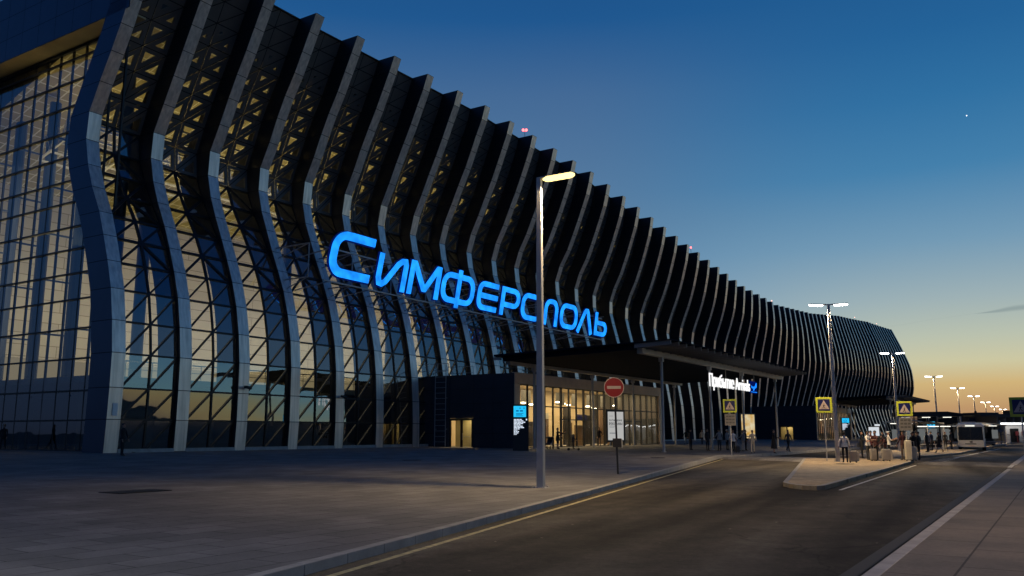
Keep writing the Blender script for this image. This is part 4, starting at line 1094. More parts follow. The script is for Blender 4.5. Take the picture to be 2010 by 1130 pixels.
# ------------------------------------------------------------------ bus shelters, station block
M_shglass = glass_mat('shelter_glass', (.25, .26, .27), 1.35)
def shelter(x, y, rz, L, D, H, label, kind):
    t = thing('bus_shelter', (x, y, 0), rz, label, 'bus shelter', 'shelters at the bus stops')
    b = MB()
    if kind == 'flat':
        b.hexa([(-L/2, -D/2, H), (L/2, -D/2, H), (L/2, D/2, H), (-L/2, D/2, H), (-L/2, -D/2, H+.5), (L*.28, -D/2, H+.55), (L*.28, D/2, H+.55), (-L/2, D/2, H+.5)])
        b.hexa([(L*.28, -D/2, H+.02), (L/2+1.2, -D/2, H+.06), (L/2+1.2, D/2, H+.06), (L*.28, D/2, H+.02), (L*.28, -D/2, H+.53), (L/2+1.2, -D/2, H+.12), (L/2+1.2, D/2, H+.12), (L*.28, D/2, H+.53)])
    else:
        n = 8
        for k in range(n):
            x0 = -L/2+L*k/n; x1 = x0+L/n; z0 = H+.35*math.sin(math.pi*k/n); z1 = H+.35*math.sin(math.pi*(k+1)/n)
            b.hexa([(x0, -D/2, z0-.1), (x1, -D/2, z1-.1), (x1, D/2, z1-.1), (x0, D/2, z0-.1), (x0, -D/2, z0), (x1, -D/2, z1), (x1, D/2, z1), (x0, D/2, z0)])
    b.build('roof', M_black if kind != 'pale' else M_beam, t)
    b = MB()
    n = max(2, int(L/3))
    for k in range(n+1):
        xx = -L/2+.3+(L-.6)*k/n
        for yy in (-D/2+.3, D/2-.3): b.bar((xx, yy, 0), (xx, yy, H), .1, .1)
    for yy in (D/2-.3,):
        b.bar((-L/2+.3, yy, .5), (L/2-.3, yy, .5), .06, .06)
    b.build('post', M_galv, t)
    b = MB(); b.quad([(-L/2+.3, D/2-.28, .3), (L/2-.3, D/2-.28, .3), (L/2-.3, D/2-.28, H-.05), (-L/2+.3, D/2-.28, H-.05)]); b.build('glass', M_shglass, t, fixn=False)
    b = MB(); b.box((-L/2+.6, D/2-.8, .42), (L/2-.6, D/2-.4, .48))
    for xx in (-L/2+1, 0, L/2-1): b.box((xx-.04, D/2-.7, 0), (xx+.04, D/2-.6, .42))
    b.build('bench', M_galv, t)
    b = MB()
    for k in range(3): b.box((-L/2+.8+k*L*.3, -D/2+.2, H-.16), (-L/2+1.7+k*L*.3, -D/2+.35, H-.08))
    b.build('strip_lamp', emit('shelter_lamp', (1, .95, .85), 1.5), t)
    b = MB()
    for k in range(3): b.box((-L/2+.9+k*L*.31, D/2-.34, .9), (-L/2+1.6+k*L*.31, D/2-.30, 2.0))
    b.build('poster', emit('poster_light', (.75, .8, .8), .16), t)
    return t
shelter(50.0, 104, -R(20), 7.5, 3, 3.55, 'wide black flat roofed shelter behind the lamp posts left of the bus', 'flat')
shelter(44.0, 97., -R(24), 4.5, 2.6, 2.75, 'pale roofed shelter just left of the black flat one', 'pale')
shelter(41.2, 86., -R(22), 3.4, 2.4, 2.35, 'small dark arched shelter directly behind the waiting people', 'arch')
shelter(60, 112, -R(30), 7, 2.4, 2.6, 'far shelter behind the second bus', 'pale')
# light frame stop left of the bus
t = thing('stop_frame', (41.9, 87.0, 0), -R(26), 'pale square frame of a bus stop touching the left side of the white bus', 'bus stop')
b = MB()
b.box((-1.2, -.12, 0), (-.95, .12, 2.45)); b.box((1.2, -.12, 0), (1.4, .12, 2.45)); b.box((-1.2, -.12, 2.45), (1.4, .12, 2.62)); b.box((-1.2, -.12, 0), (1.4, 1.9, .05))
b.build('frame', M_beam, t)
b = MB(); b.box((-.9, 1.2, .6), (-.1, 1.25, 2.2)); b.box((.2, 1.2, .8), (.9, 1.25, 2.1)); b.build('timetable', emit('timetable_light', (.7, .72, .7), .3), t)
# dark block beyond the buses
t = thing('station_block', (84.6, 156, 0), R(3), 'dark low building block behind the buses with one lit window', 'building')
M_blk = mat('block_wall', (.018, .022, .035), .6)
b = MB(); b.box((0, 0, -.2), (30, 22, 5.0)); b.box((-1., 2, -.2), (-.02, 20, 4.2)); b.box((2, 4, 5), (6, 9, 5.35)); b.box((10, 5, 5), (13.5, 9, 5.8)); b.box((1, 3, 5), (1.2, 3.4, 5.6)); b.build('wall', M_blk, t)
b = MB(); b.box((.6, -.06, 2.6), (1.5, -.01, 3.5)); b.build('window', emit('lit_window', (.9, .9, .65), .9), t)
t = thing('kiosk_row', (83.4, 148, -.05), R(2), 'pale kiosk building at the right edge under a long white strip light', 'building')
b = MB()
b.box((1, 0, 0), (22, 5, 3.0), 0)
for k in range(16): b.box((-.8+k*1.4, -.7, 3.3), (-.55+k*1.4, 5.2, 4.3), 1)
b.box((-1, -.8, 4.3), (22, 5.4, 4.6), 1)
b.build('wall', [mat('kiosk_wall', (.35, .34, .33), .6, 0, .15, .6), M_blk], t)
b = MB(); b.box((-.5, -.85, 3.12), (21, -.75, 3.32)); b.build('strip_lamp', emit('strip_white', (1, 1, 1), 5), t)
M_shopg = emit('shop_glow', (.8, .78, .72), .35)
for k in range(6):
    b = MB(); b.box((1.7+k*3.4, -.05, .1), (3.2+k*3.4, -.01, 2.4)); b.build('shop_window', M_shopg if k % 2 else M_busglass, t)
b = MB()
for k in range(4): b.box((2.4+k*1.1, -.4, 1.2), (2.95+k*1.1, -.34, 1.9)); b.box((2.62+k*1.1, -.39, 0), (2.72+k*1.1, -.35, 1.2))
b.build('red_board', mat('board_red', (.14, .012, .012), .5), t)
l = bpy.data.lights.new('kiosk_light', 'AREA'); l.shape = 'RECTANGLE'; l.size = 20; l.size_y = .3; l.energy = 220; l.color = (1, .97, .92)
o = bpy.data.objects.new('kiosk_light', l); COL.objects.link(o); o.parent = t; o.location = (10, -.82, 3.0)
t = thing('utility_mast', (70.5, 125, 0), -R(30), 'thin pale mast with a round dish and hoops behind the bus', 'mast')
b = MB(); b.tube([(0, 0, 0), (0, 0, 3.4)], .09, 8); b.build('pole', M_galv, t)
b = MB(); b.tube([(0, -.1, 1.9), (0, -.14, 1.95)], .35, 14); b.build('dish', M_galv, t)
t = thing('barrier', (67, 121, 0), -R(30), 'pale tubular barrier by the kerb behind the bus', 'barrier')
b = MB(); b.tube([(-2.2, 0, 0), (-2.2, 0, 1.35), (2.2, 0, 1.35), (2.2, 0, 0)], .05, 8); b.tube([(-2.2, 0, .75), (2.2, 0, .75)], .03, 8); b.build('rail', M_galv, t)

# ------------------------------------------------------------------ luggage
M_lug = mat('luggage_grey', (.30, .28, .25), .4, 0, .06, 5)
M_lugc = mat('luggage_cream', (.50, .46, .36), .5, 0, .06, 5)
M_lugb = mat('luggage_dark', (.03, .03, .035), .45)
def suitcase(x, y, z, rz, w_, d_, h_, m, label, m2=None):
    t = thing('suitcase', (x, y, z), rz, label, 'suitcase')
    b = MB(); b.box((-w_/2, -d_/2, .06), (w_/2, d_/2, .06+h_)); sh = b.build('shell', m, t, bevel=.05)
    b = MB()
    for k in range(5): xx = -w_*.36+w_*.72*k/4; b.box((xx-.012, -d_/2-.012, .14), (xx+.012, -d_/2+.01, h_-.04))
    b.build('groove', m, t, bevel=.005)
    for a in (-w_/2+.06, w_/2-.06):
        for c in (-d_/2+.05, d_/2-.05): b = MB(); b.tube([(a-.015, c, .035), (a+.015, c, .035)], .035, 10); b.build('wheel', M_tyre, t)
    b = MB(); b.tube([(-w_*.22, d_*.3, h_+.04), (-w_*.22, d_*.3, h_+.34), (w_*.22, d_*.3, h_+.34), (w_*.22, d_*.3, h_+.04)], .014, 6); b.build('pull_handle', M_alum, t)
    b = MB(); b.tube([(-.09, 0, h_+.05), (-.07, 0, h_+.1), (.07, 0, h_+.1), (.09, 0, h_+.05)], .014, 6); b.build('grip', M_black, t)
    if m2: 
        b = MB(); b.box((w_/2-.01, -d_/2+.01, .08), (w_/2+.1, d_/2-.01, h_)); b.build('front_pocket', m2, t, bevel=.03)
    return t
suitcase(18.72, 47.8, 0, R(-8), .44, .26, .58, M_lug, 'grey suitcase held by the woman in the white top', M_lugc)
suitcase(21.5, 50.0, 0, R(-10), .46, .28, .64, M_lug, 'grey suitcase with a pale front pocket before the person in dark red', M_lugc)
suitcase(21.0, 50.6, 0, R(5), .36, .24, .64, M_lug, 'narrow grey suitcase between the legs of the waiting group')
suitcase(23.02, 50.5, 0, R(-12), .36, .3, 1.12, M_lugc, 'tall cream suitcase left of the crossing sign pole')
suitcase(23.36, 50.6, 0, R(-12), .32, .28, .76, M_lugc, 'shorter cream suitcase right of the crossing sign pole')
suitcase(17.35, 66.9, .11, R(10), .34, .24, .42, M_lugb, 'small black cabin bag by the white shirted person near the columns')
suitcase(18.6, 71.5, .14, R(0), .5, .3, .55, M_lug, 'grey bag on the ground among the people near the columns')
# ------------------------------------------------------------------ people
M_skin = mat('skin', (.34, .20, .14), .55); M_hairb = mat('hair_dark', (.010, .008, .006), .5); M_hairl = mat('hair_brown', (.05, .03, .018), .5); M_capw = mat('cap_white', (.6, .6, .58), .8); M_shoe = mat('shoe_dark', (.012, .011, .011), .5); M_shoew = mat('shoe_white', (.5, .5, .48), .6)
CL = {}
def cloth(c, name):
    if name not in CL: CL[name] = mat('cloth_'+name, c, .85, 0, .15, 9)
    return CL[name]
BLK = cloth((.010, .010, .012), 'black'); WHT = cloth((.74, .73, .69), 'white'); GRY = cloth((.27, .27, .27), 'grey'); NAV = cloth((.015, .02, .04), 'navy'); MAR = cloth((.04, .008, .010), 'maroon'); RED = cloth((.07, .008, .010), 'red'); BEI = cloth((.56, .48, .36), 'beige'); BRN = cloth((.10, .065, .045), 'brown'); LGR = cloth((.40, .38, .35), 'light_grey'); DGR = cloth((.04, .04, .042), 'dark_grey')

def person(x, y, z, rz, H, label, top, bottom, pose=(), sleeve='long', shoes=None, hair=None, hairlen=.0, female=False, skirt=None, lean=0, group=None, shorts=False, bag=None, cap=None):
    """pose: dict of overrides. local frame: faces -y. angles in degrees."""
    P = dict(la=(8, 0), ra=(8, 0), le=12, re=12, ll=0, rl=0, lk=0, rk=0, head=0, spread=.09)
    P.update(dict(pose))
    k = H/1.75
    t = thing('person', (x, y, z), rz, label, 'person', group)
    V = []; E = []; Rr = []; tags = []
    def v(p_, r): V.append(Vector(p_)*k); Rr.append((r[0]*k, r[1]*k) if isinstance(r, tuple) else (r*k, r*k)); return len(V)-1
    def e(a, b_, tg): E.append((a, b_)); tags.append(tg)
    sw = .185 if not female else .165
    cl = math.cos(R(lean)); sl = math.sin(R(lean))
    def up(d, sx=0, fy=0): return (sx, -d*sl+fy, .94+d*cl)       # point along the (leaning) trunk
    pel = v((0, 0, .94), (.15 if not female else .155, .105))
    waist = v(up(.17), (.125 if not female else .11, .095)); chest = v(up(.38), (.155 if not female else .135, .11)); nb = v(up(.52), (.085, .07)); neck = v(up(.58), .052)
    e(pel, waist, 'torso'); e(waist, chest, 'torso'); e(chest, nb, 'torso'); e(nb, neck, 'skin')
    ha = R(P['head'])
    jaw = v(up(.645, 0, -.02-.03*math.sin(ha)), (.062, .07)); cr = v(up(.73, 0, -.01-.05*math.sin(ha)), (.074, .092)); tp_ = v(up(.79, 0, .0-.06*math.sin(ha)), (.05, .062))
    e(neck, jaw, 'skin'); e(jaw, cr, 'skin'); e(cr, tp_, 'skin')
    nose = v(up(.68, 0, -.115-.04*math.sin(ha)), .014); e(jaw, nose, 'skin')
    for s_ in (-1, 1):
        ear = v(up(.69, s_*.078, 0), .016); e(cr, ear, 'skin')
    for s_, arm, el in ((-1, P['la'], P['le']), (1, P['ra'], P['re'])):
        out, fwd = R(arm[0]), R(arm[1])
        sh = Vector(up(.475, s_*sw)); 
        d1 = Vector((s_*math.sin(out)*math.cos(fwd), -math.sin(fwd), -math.cos(out)*math.cos(fwd))).normalized()
        elb = sh+d1*.29
        f2 = fwd+R(el); inw = out*.4 if len(arm) < 3 else R(arm[2])
        d2 = Vector((s_*math.sin(inw)*math.cos(f2), -math.sin(f2), -math.cos(inw)*math.cos(f2))).normalized()
        wr = elb+d2*.25
        a0 = v(sh, .06); a1 = v(elb, .042); a2 = v(wr, .028)
        e(chest, a0, 'torso'); e(a0, a1, 'uarm'); e(a1, a2, 'farm')
        palm = wr+d2*.075; h0 = v(palm, (.034, .02)); e(a2, h0, 'skin')
        side = d2.cross(Vector((s_, 0, 0)));  side = side.normalized() if side.length > .1 else Vector((0, 1, 0))
        for q, (off, ln) in enumerate(((-.027, .07), (-.009, .08), (.009, .075), (.027, .06))):
            f0 = palm+d2*.035+side*off; f1 = f0+d2*ln*.55+Vector((-s_*.006, 0, 0)); f2_ = f1+d2*ln*.4+Vector((-s_*.02, 0, 0))
            i0 = v(f0, .0095); i1 = v(f1, .0085); i2 = v(f2_, .007); e(h0, i0, 'skin'); e(i0, i1, 'skin'); e(i1, i2, 'skin')
        th0 = wr+d2*.04+side*-.035; th1 = th0+d2*.04+side*-.022; i0 = v(th0, .011); i1 = v(th1, .009); e(h0, i0, 'skin'); e(i0, i1, 'skin')
    for s_, lg, kn in ((-1, P['ll'], P['lk']), (1, P['rl'], P['rk'])):
        hip = Vector((s_*P['spread'], 0, .90)); a = R(lg); d1 = Vector((s_*.01, -math.sin(a), -math.cos(a))); kne = hip+d1*.42
        b_ = a-R(kn); d2 = Vector((0, -math.sin(b_), -math.cos(b_))); ank = kne+d2*.40
        a0 = v(hip, .088); a1 = v(kne, .056); a2 = v(ank, .040)
        e(pel, a0, 'leg'); e(a0, a1, 'leg'); e(a1, a2, 'shin')
        hl = v(ank+Vector((0, .03, -.045)), .035); to = v(ank+Vector((s_*.02, -.16, -.055)), (.036, .026)); e(a2, hl, 'shoe'); e(a2, to, 'shoe')
    zmin = min(q.z for q in V)-.028*k
    me = bpy.data.meshes.new('person_body'); me.from_pydata([tuple(q-Vector((0, 0, zmin))) for q in V], E, []); 
    ob = bpy.data.objects.new('tmp', me); COL.objects.link(ob)
    md = ob.modifiers.new('skin', 'SKIN'); md.use_smooth_shade = True
    for i_, sv in enumerate(me.skin_vertices[0].data): sv.radius = Rr[i_]; sv.use_root = (i_ == 0)
    sb = ob.modifiers.new('sub', 'SUBSURF'); sb.levels = 1; sb.render_levels = 1
    bpy.context.view_layer.update()
    nm = bpy.data.meshes.new_from_object(ob.evaluated_get(bpy.context.evaluated_depsgraph_get()))
    bpy.data.objects.remove(ob)
    nm.name = 'body'; nm.materials.clear()
    for m in (top, bottom, M_skin, shoes or M_shoe): nm.materials.append(m)
    VV = [q-Vector((0, 0, zmin)) for q in V]
    mi = {'torso': 0, 'skin': 2, 'leg': 1, 'shin': 2 if (shorts or skirt) else 1, 'shoe': 3, 'uarm': 0, 'farm': 0 if sleeve == 'long' else 2}
    for pl_ in nm.polygons:
        c = pl_.center; best = 9e9; bt = 'torso'
        for (a, b_), tg in zip(E, tags):
            A, B = VV[a], VV[b_]; ab = B-A; tt = max(0, min(1, (c-A).dot(ab)/max(ab.length_squared, 1e-9)))
            dd = (c-(A+ab*tt)).length/(Rr[a][0]*(1-tt)+Rr[b_][0]*tt)
            if dd < best: best = dd; bt = tg
        if bt == 'torso' and c.z < VV[pel].z-.0*k: bt = 'leg'
        pl_.material_index = mi[bt]; pl_.use_smooth = True
    body = bpy.data.objects.new('body', nm); COL.objects.link(body); body.parent = t
    # hair or cap as a shell over the skull
    hc = VV[cr]; b = MB()
    n, m = 14, 8
    for a in range(m+1):
        for c in range(n):
            th = math.pi*.60*a/m; ph = 2*math.pi*c/n
            back = max(0, math.sin(ph)); front = max(0, -math.sin(ph))
            th *= 1-.38*front+.16*back
            b.v.append((hc.x+.088*k*math.sin(th)*math.cos(ph), hc.y+.012*k+.102*k*math.sin(th)*math.sin(ph), hc.z+.02*k+.086*k*math.cos(th)-hairlen*k*back*(a/m)**2))
    for a in range(m):
        for c in range(n): b.f.append([a*n+c, (a+1)*n+c, (a+1)*n+(c+1) % n, a*n+(c+1) % n]); b.m.append(0)
    if cap is not None:
        b.hexa([(hc.x-.07*k, hc.y-.19*k, hc.z+.035*k), (hc.x+.07*k, hc.y-.19*k, hc.z+.035*k), (hc.x+.08*k, hc.y-.07*k, hc.z+.05*k), (hc.x-.08*k, hc.y-.07*k, hc.z+.05*k), (hc.x-.07*k, hc.y-.19*k, hc.z+.045*k), (hc.x+.07*k, hc.y-.19*k, hc.z+.045*k), (hc.x+.08*k, hc.y-.07*k, hc.z+.065*k), (hc.x-.08*k, hc.y-.07*k, hc.z+.065*k)])
    b.build('cap' if cap is not None else 'hair', cap if cap is not None else (hair or M_hairb), t, smooth=True)
    # eyes
    b = MB()
    for s_ in (-1, 1): b.ball((hc.x+s_*.03*k, hc.y-.083*k, hc.z-.025*k), .011*k, 0, 6)
    b.build('eyes', M_black, t)
    # loose shirt hem / skirt / coat tail
    if skirt is not None:
        z1 = VV[waist].z; z0 = z1-skirt*k; b = MB(); n = 18; r0, r1 = (.155, .12), (.155+.14*skirt, .12+.15*skirt)
        ring = lambda z_, r: [(r[0]*k*math.cos(2*math.pi*j/n)*(1+.03*math.sin(j*3)), r[1]*k*math.sin(2*math.pi*j/n)*(1+.03*math.sin(j*3)), z_) for j in range(n)]
        A, C = ring(z1, r0), ring(z0, r1)
        for j in range(n): b.quad([C[j], C[(j+1) % n], A[(j+1) % n], A[j]])
        b.build('skirt', bottom, t, smooth=True)
    if not skirt:
        z1 = VV[waist].z; z0 = VV[pel].z-.05*k; b = MB(); n = 18
        cx = lambda z_: (VV[waist].y*(z_-VV[pel].z)/(z1-VV[pel].z) if z_ > VV[pel].z else 0)
        ring = lambda z_, rx, ry: [(rx*k*math.cos(2*math.pi*j/n), cx(z_)+ry*k*math.sin(2*math.pi*j/n)*(1+.04*math.sin(j*2.3)), z_) for j in range(n)]
        A, C = ring(z1, .155 if not female else .14, .118), ring(z0, .178, .132)
        for j in range(n): b.quad([C[j], C[(j+1) % n], A[(j+1) % n], A[j]])
        b.build('shirt_hem', top, t, smooth=True)
    if bag is not None:
        b = MB(); zc_ = VV[chest].z; yb = VV[chest].y+.15*k
        b.box((-.14*k, yb-.05*k, zc_-.28*k), (.14*k, yb+.09*k, zc_+.12*k)); o = b.build('backpack', bag, None, bevel=.04)
        tag(o, 'dark backpack worn by the '+label.split(',')[0], 'backpack'); o.matrix_world = t.matrix_basis.copy()
        o.location = (x, y, z); o.rotation_euler = (0, 0, rz)
    return t
GW = 'people waiting on the island'; GC = 'people by the arrivals columns'; GS = 'people at the bus stops'
walk = dict(ll=20, rl=-18, lk=8, rk=20, la=(8, -18), ra=(8, 20))
walk2 = dict(ll=-16, rl=22, lk=22, rk=6, la=(8, 20), ra=(8, -16))
def pz(s, u): return gz(u)
def suw(x, y): q = Vector((x, y, 0))-FB; return q.dot(N0)
def PP(x, y): return (x, y, gz(suw(x, y)))
person(-33.6, 57.3, .45, R(20), 1.74, 'person in dark clothes at the far left edge by the end wall', BLK, BLK, walk)
person(-20.9, 46.6, gz(5.6), R(80), 1.72, 'lone dark figure standing in front of the first glass bay beside the corner fin', BLK, BLK, dict(la=(14, 10), ra=(14, 10), spread=.05))
person(*PP(3.75, 71.2), R(60), 1.72, 'woman in a dark top and short skirt by the stroller carrying a red child', BLK, BLK, dict(ra=(20, 55, -20), re=60, la=(10, 30), le=40), skirt=.42, female=True, hairlen=.12)
person(*PP(8.45, 84.0), R(10), 1.74, 'man in dark clothes standing against the lit glass of the entrance', BLK, NAV, dict(la=(12, 15), ra=(18, 25), re=40))
person(*PP(19.8, 98.8), R(-60), 1.7, 'dark person striding past the fins right of the entrance glass', BLK, GRY, walk2, bag=M_lugb)
person(*PP(21.3, 97.2), R(0), 1.7, 'pale clad person half hidden behind the dark one near a canopy column', LGR, NAV, walk, group=GC)
person(*PP(15.85, 70.4), R(30), 1.76, 'person all in black just left of the second canopy column', BLK, BLK, {}, group=GC)
person(*PP(16.9, 70.8), R(-160), 1.76, 'man in a striped grey shirt seen from behind, right of the second canopy column', GRY, DGR, dict(la=(16, 20), ra=(16, 20), le=50, re=50), 'short', group=GC)
person(*PP(18.05, 72.8), R(40), 1.72, 'person in a grey top and pale cap near the crossing sign plate', GRY, BLK, dict(ra=(10, 25), re=40), cap=M_capw, group=GC)
person(*PP(17.0, 66.7), R(-25), 1.74, 'person in a white shirt and black trousers with a small black cabin bag', WHT, BLK, walk2, 'short', group=GC)
person(*PP(19.3, 71.7), R(90), 1.72, 'person in black just left of the yellow lit board', BLK, BLK, dict(ra=(8, 40), re=50), group=GC)
person(*PP(17.85, 64.4), R(-15), 1.72, 'man in pale beige clothes walking before the yellow lit board', BEI, BEI, dict(ll=14, rl=-14, rk=14, la=(12, 5), ra=(14, 10), re=45), group=GC)
person(*PP(19.6, 65.0), R(70), 1.76, 'person in black standing alone against the last canopy column', BLK, BLK, dict(ra=(14, 30), re=50, la=(14, 28), le=60), skirt=.75, group=GC)
person(18.22, 47.6, 0, R(168), 1.66, 'woman in a loose white top and black trousers seen from behind', WHT, BLK, dict(la=(20, 5), ra=(26, 0), le=35, re=-4, spread=.1), female=True, hairlen=.05, group=GW)
person(22.15, 55.0, 0, R(60), 1.72, 'person in black with a dark bag, leftmost of the waiting group', BLK, BLK, dict(la=(18, 20), le=60), group=GW)
person(21.1, 51.5, 0, R(30), 1.70, 'person in a white top and dark trousers with arms folded, in the waiting group', WHT, DGR, dict(la=(10, 30), ra=(10, 30), le=70, re=70), 'short', group=GW)
person(21.75, 52.6, 0, R(-10), 1.72, 'person in a red top in the middle of the waiting group', RED, BLK, dict(ra=(10, 20), re=50), 'short', group=GW)
person(21.3, 50.9, 0, R(-60), 1.72, 'person with dark hair and a maroon top, bare forearms, beside the grey suitcase', MAR, BLK, dict(la=(10, 35), ra=(12, 45), le=40, re=45), 'short', group=GW)
person(21.75, 50.5, 0, R(-80), 1.52, 'stooping person in dark red leaning over the suitcase with the pale pocket', MAR, BLK, dict(la=(10, 40), ra=(10, 40), le=20, re=20, ll=10, rl=-5), lean=22, group=GW)
person(23.85, 55.0, 0, R(75), 1.70, 'person in a white T-shirt and pale cap looking at a phone', WHT, BLK, dict(la=(10, 30), ra=(10, 35), le=75, re=75), 'short', cap=M_capw, group=GW)
person(23.2, 51.5, 0, R(-165), 1.74, 'person in a long maroon jacket and brown trousers by the cream luggage', MAR, BRN, dict(la=(16, 5), ra=(16, 5), le=30, re=30, spread=.11), group=GW)
person(23.8, 51.4, 0, R(150), 1.68, 'person in black with a thin pale strap across the back, right of the cream luggage', BLK, BLK, dict(la=(14, 10), ra=(14, 10), le=30), shoes=M_shoew, group=GW)
person(24.2, 51.7, 0, R(-120), 1.66, 'person in black, rightmost of the group around the cream luggage', BLK, BLK, dict(la=(10, 20), ra=(10, 15), le=50), group=GW)
person(33.0, 71.6, 0, R(40), 1.62, 'short person in black at the kerb beyond the crossing, leftmost there', BLK, BLK, walk, group=GS)
person(34.9, 73.0, 0, R(-140), 1.70, 'person in black under the cyan screen at the bus stops', BLK, BLK, {}, group=GS)
person(35.2, 71.6, 0, R(-100), 1.70, 'person in a long black coat nearest the kerb by the bus stops', BLK, BLK, walk2, skirt=.6, group=GS)
person(42.1, 84.3, 0, R(0), 1.70, 'person in black sheltering inside the pale bus stop frame, left one', BLK, BLK, {}, group=GS)
person(43.2, 85.4, 0, R(30), 1.72, 'person in black inside the pale bus stop frame, nearer the bus', BLK, BLK, {}, group=GS)
for (x, y, rz, H, lab, tp_, bt, ps, g) in (
    (14.9, 72.4, 120, 1.74, 'person in a dark jacket behind the second canopy column, turned to the building', NAV, BLK, {}, GC),
    (18.7, 70.2, -70, 1.68, 'person in a grey jacket and pale trousers facing the white shirted person', GRY, LGR, dict(la=(10, 30), le=60), GC),
    (22.4, 70.4, 20, 1.75, 'person in dark grey walking beyond the yellow lit board', DGR, BLK, walk, GC),
    (17.6, 73.6, 170, 1.72, 'person in navy at the back of the group near the crossing sign plate', NAV, BLK, {}, GC),
    (33.9, 74.6, 60, 1.74, 'person in dark grey behind the short person beyond the crossing', DGR, BLK, {}, GS),
    (36.0, 75.2, -30, 1.70, 'person in a grey jacket further along the bus stop kerb', GRY, BLK, walk2, GS),
    (38.4, 79.5, 200, 1.72, 'person in navy halfway to the pale bus stop frame', NAV, BLK, {}, GS),
    (24.9, 53.4, 160, 1.72, 'person in dark grey at the back right of the group by the cream luggage', DGR, BLK, dict(la=(10, 25), le=50), GW),
    (22.9, 53.6, -20, 1.66, 'person in black at the back of the waiting group, between the red and white tops', BLK, DGR, {}, GW)):
    person(x, y, gz(suw(x, y)) if y > 64 and x < 25 else 0, R(rz), H, lab, tp_, bt, ps, group=g)
# child in red carried by the woman
person(3.98, 70.95, gz(14)+.83, R(60), .72, 'small child in red carried on the arm of the woman by the stroller', RED, BLK, dict(ll=60, rl=60, lk=70, rk=70, la=(30, 60), ra=(30, 60)))
# child on a kick scooter
t = thing('kick_scooter', PP(4.75, 67.5), R(80), 'small kick scooter with the child riding it before the entrance glass', 'scooter')
b = MB(); b.box((-.06, -.35, .09), (.06, .3, .13)); b.build('deck', M_black, t)
for yy in (-.42, .36):
    b = MB(); b.tube([(-.025, yy, .1), (.025, yy, .1)], .1, 14); b.build('wheel', M_tyre, t)
b = MB(); b.tube([(0, -.42, .1), (0, -.34, .75)], .018, 8); b.tube([(-.2, -.34, .75), (.2, -.34, .75)], .018, 8); b.build('handlebar', M_black, t)
q = PP(4.75, 67.5); person(q[0], q[1], q[2]+.13, R(80), 1.08, 'child in dark clothes riding the kick scooter', NAV, BLK, dict(la=(14, 45), ra=(14, 45), le=10, re=10, ll=6, rl=-4))
# stroller
t = thing('stroller', PP(3.0, 70.6), R(70), 'dark baby stroller beside the woman in the short skirt', 'stroller')
b = MB(); b.prism([(-.35, .35), (.3, .35), (.45, .75), (.3, .8), (.1, .5), (-.35, .5)], -.22, .22, M=Matrix.Rotation(R(90), 4, 'X')); b.build('seat', M_lugb, t, bevel=.03)
b = MB()
for k in range(6):
    a0, a1 = R(20+k*20), R(40+k*20); b.hexa([(.1+.4*math.cos(a0), -.23, .62+.4*math.sin(a0)), (.1+.4*math.cos(a0), .23, .62+.4*math.sin(a0)), (.1+.4*math.cos(a1), .23, .62+.4*math.sin(a1)), (.1+.4*math.cos(a1), -.23, .62+.4*math.sin(a1)), (.1+.38*math.cos(a0), -.23, .62+.38*math.sin(a0)), (.1+.38*math.cos(a0), .23, .62+.38*math.sin(a0)), (.1+.38*math.cos(a1), .23, .62+.38*math.sin(a1)), (.1+.38*math.cos(a1), -.23, .62+.38*math.sin(a1))])
b.build('hood', M_lugb, t)
for xx in (-.38, .34):
    for yy in (-.25, .25):
        b = MB(); b.tube([(xx, yy-.02, .13), (xx, yy+.02, .13)], .13, 14); b.build('wheel', M_tyre, t)
b = MB()
for yy in (-.22, .22): b.tube([(-.38, yy, .13), (.45, yy, .8), (.62, yy, 1.0)], .014, 6); b.tube([(.34, yy, .13), (-.1, yy, .5)], .014, 6)
b.tube([(.62, -.22, 1.0), (.62, .22, 1.0)], .016, 6); b.build('push_bar', M_galv, t)
# handheld bags
def hand_bag(x, y, z, rz, label, m):
    t = thing('shoulder_bag', (x, y, z), rz, label, 'bag')
    b = MB(); b.hexa([(-.16, -.06, 0), (.16, -.06, 0), (.16, .06, 0), (-.16, .06, 0), (-.13, -.04, .26), (.13, -.04, .26), (.13, .04, .26), (-.13, .04, .26)]); b.build('pouch', m, t, bevel=.03)
    b = MB(); b.tube([(-.11, 0, .25), (-.08, 0, .42), (.08, 0, .42), (.11, 0, .25)], .01, 6); b.build('strap', m, t)
hand_bag(21.9, 54.9, .72, R(40), 'dark shoulder bag at the side of the leftmost waiting person', M_lugb)
# ------------------------------------------------------------------ sky, sun glow and camera
w_ = bpy.data.worlds.new('World'); sc.world = w_; w_.use_nodes = True
nt = w_.node_tree; N = nt.nodes; L = nt.links; N.clear()
out = N.new('ShaderNodeOutputWorld'); bg = N.new('ShaderNodeBackground'); L.new(bg.outputs[0], out.inputs[0])
tc = N.new('ShaderNodeTexCoord'); sep = N.new('ShaderNodeSeparateXYZ'); L.new(tc.outputs['Generated'], sep.inputs[0])
def math_(op, a, b_=None, c=None):
    n = N.new('ShaderNodeMath'); n.operation = op
    for i_, q in enumerate((a, b_, c)):
        if q is None: continue
        if isinstance(q, (int, float)): n.inputs[i_].default_value = q
        else: L.new(q, n.inputs[i_])
    return n.outputs[0]
el = math_('ARCSINE', math_('MINIMUM', math_('MAXIMUM', sep.outputs[2], -1.), 1.))
eln = math_('DIVIDE', el, math.pi/2)          # 0 at the horizon, 1 overhead
elr = math_('POWER', math_('MAXIMUM', eln, 0.), .5)
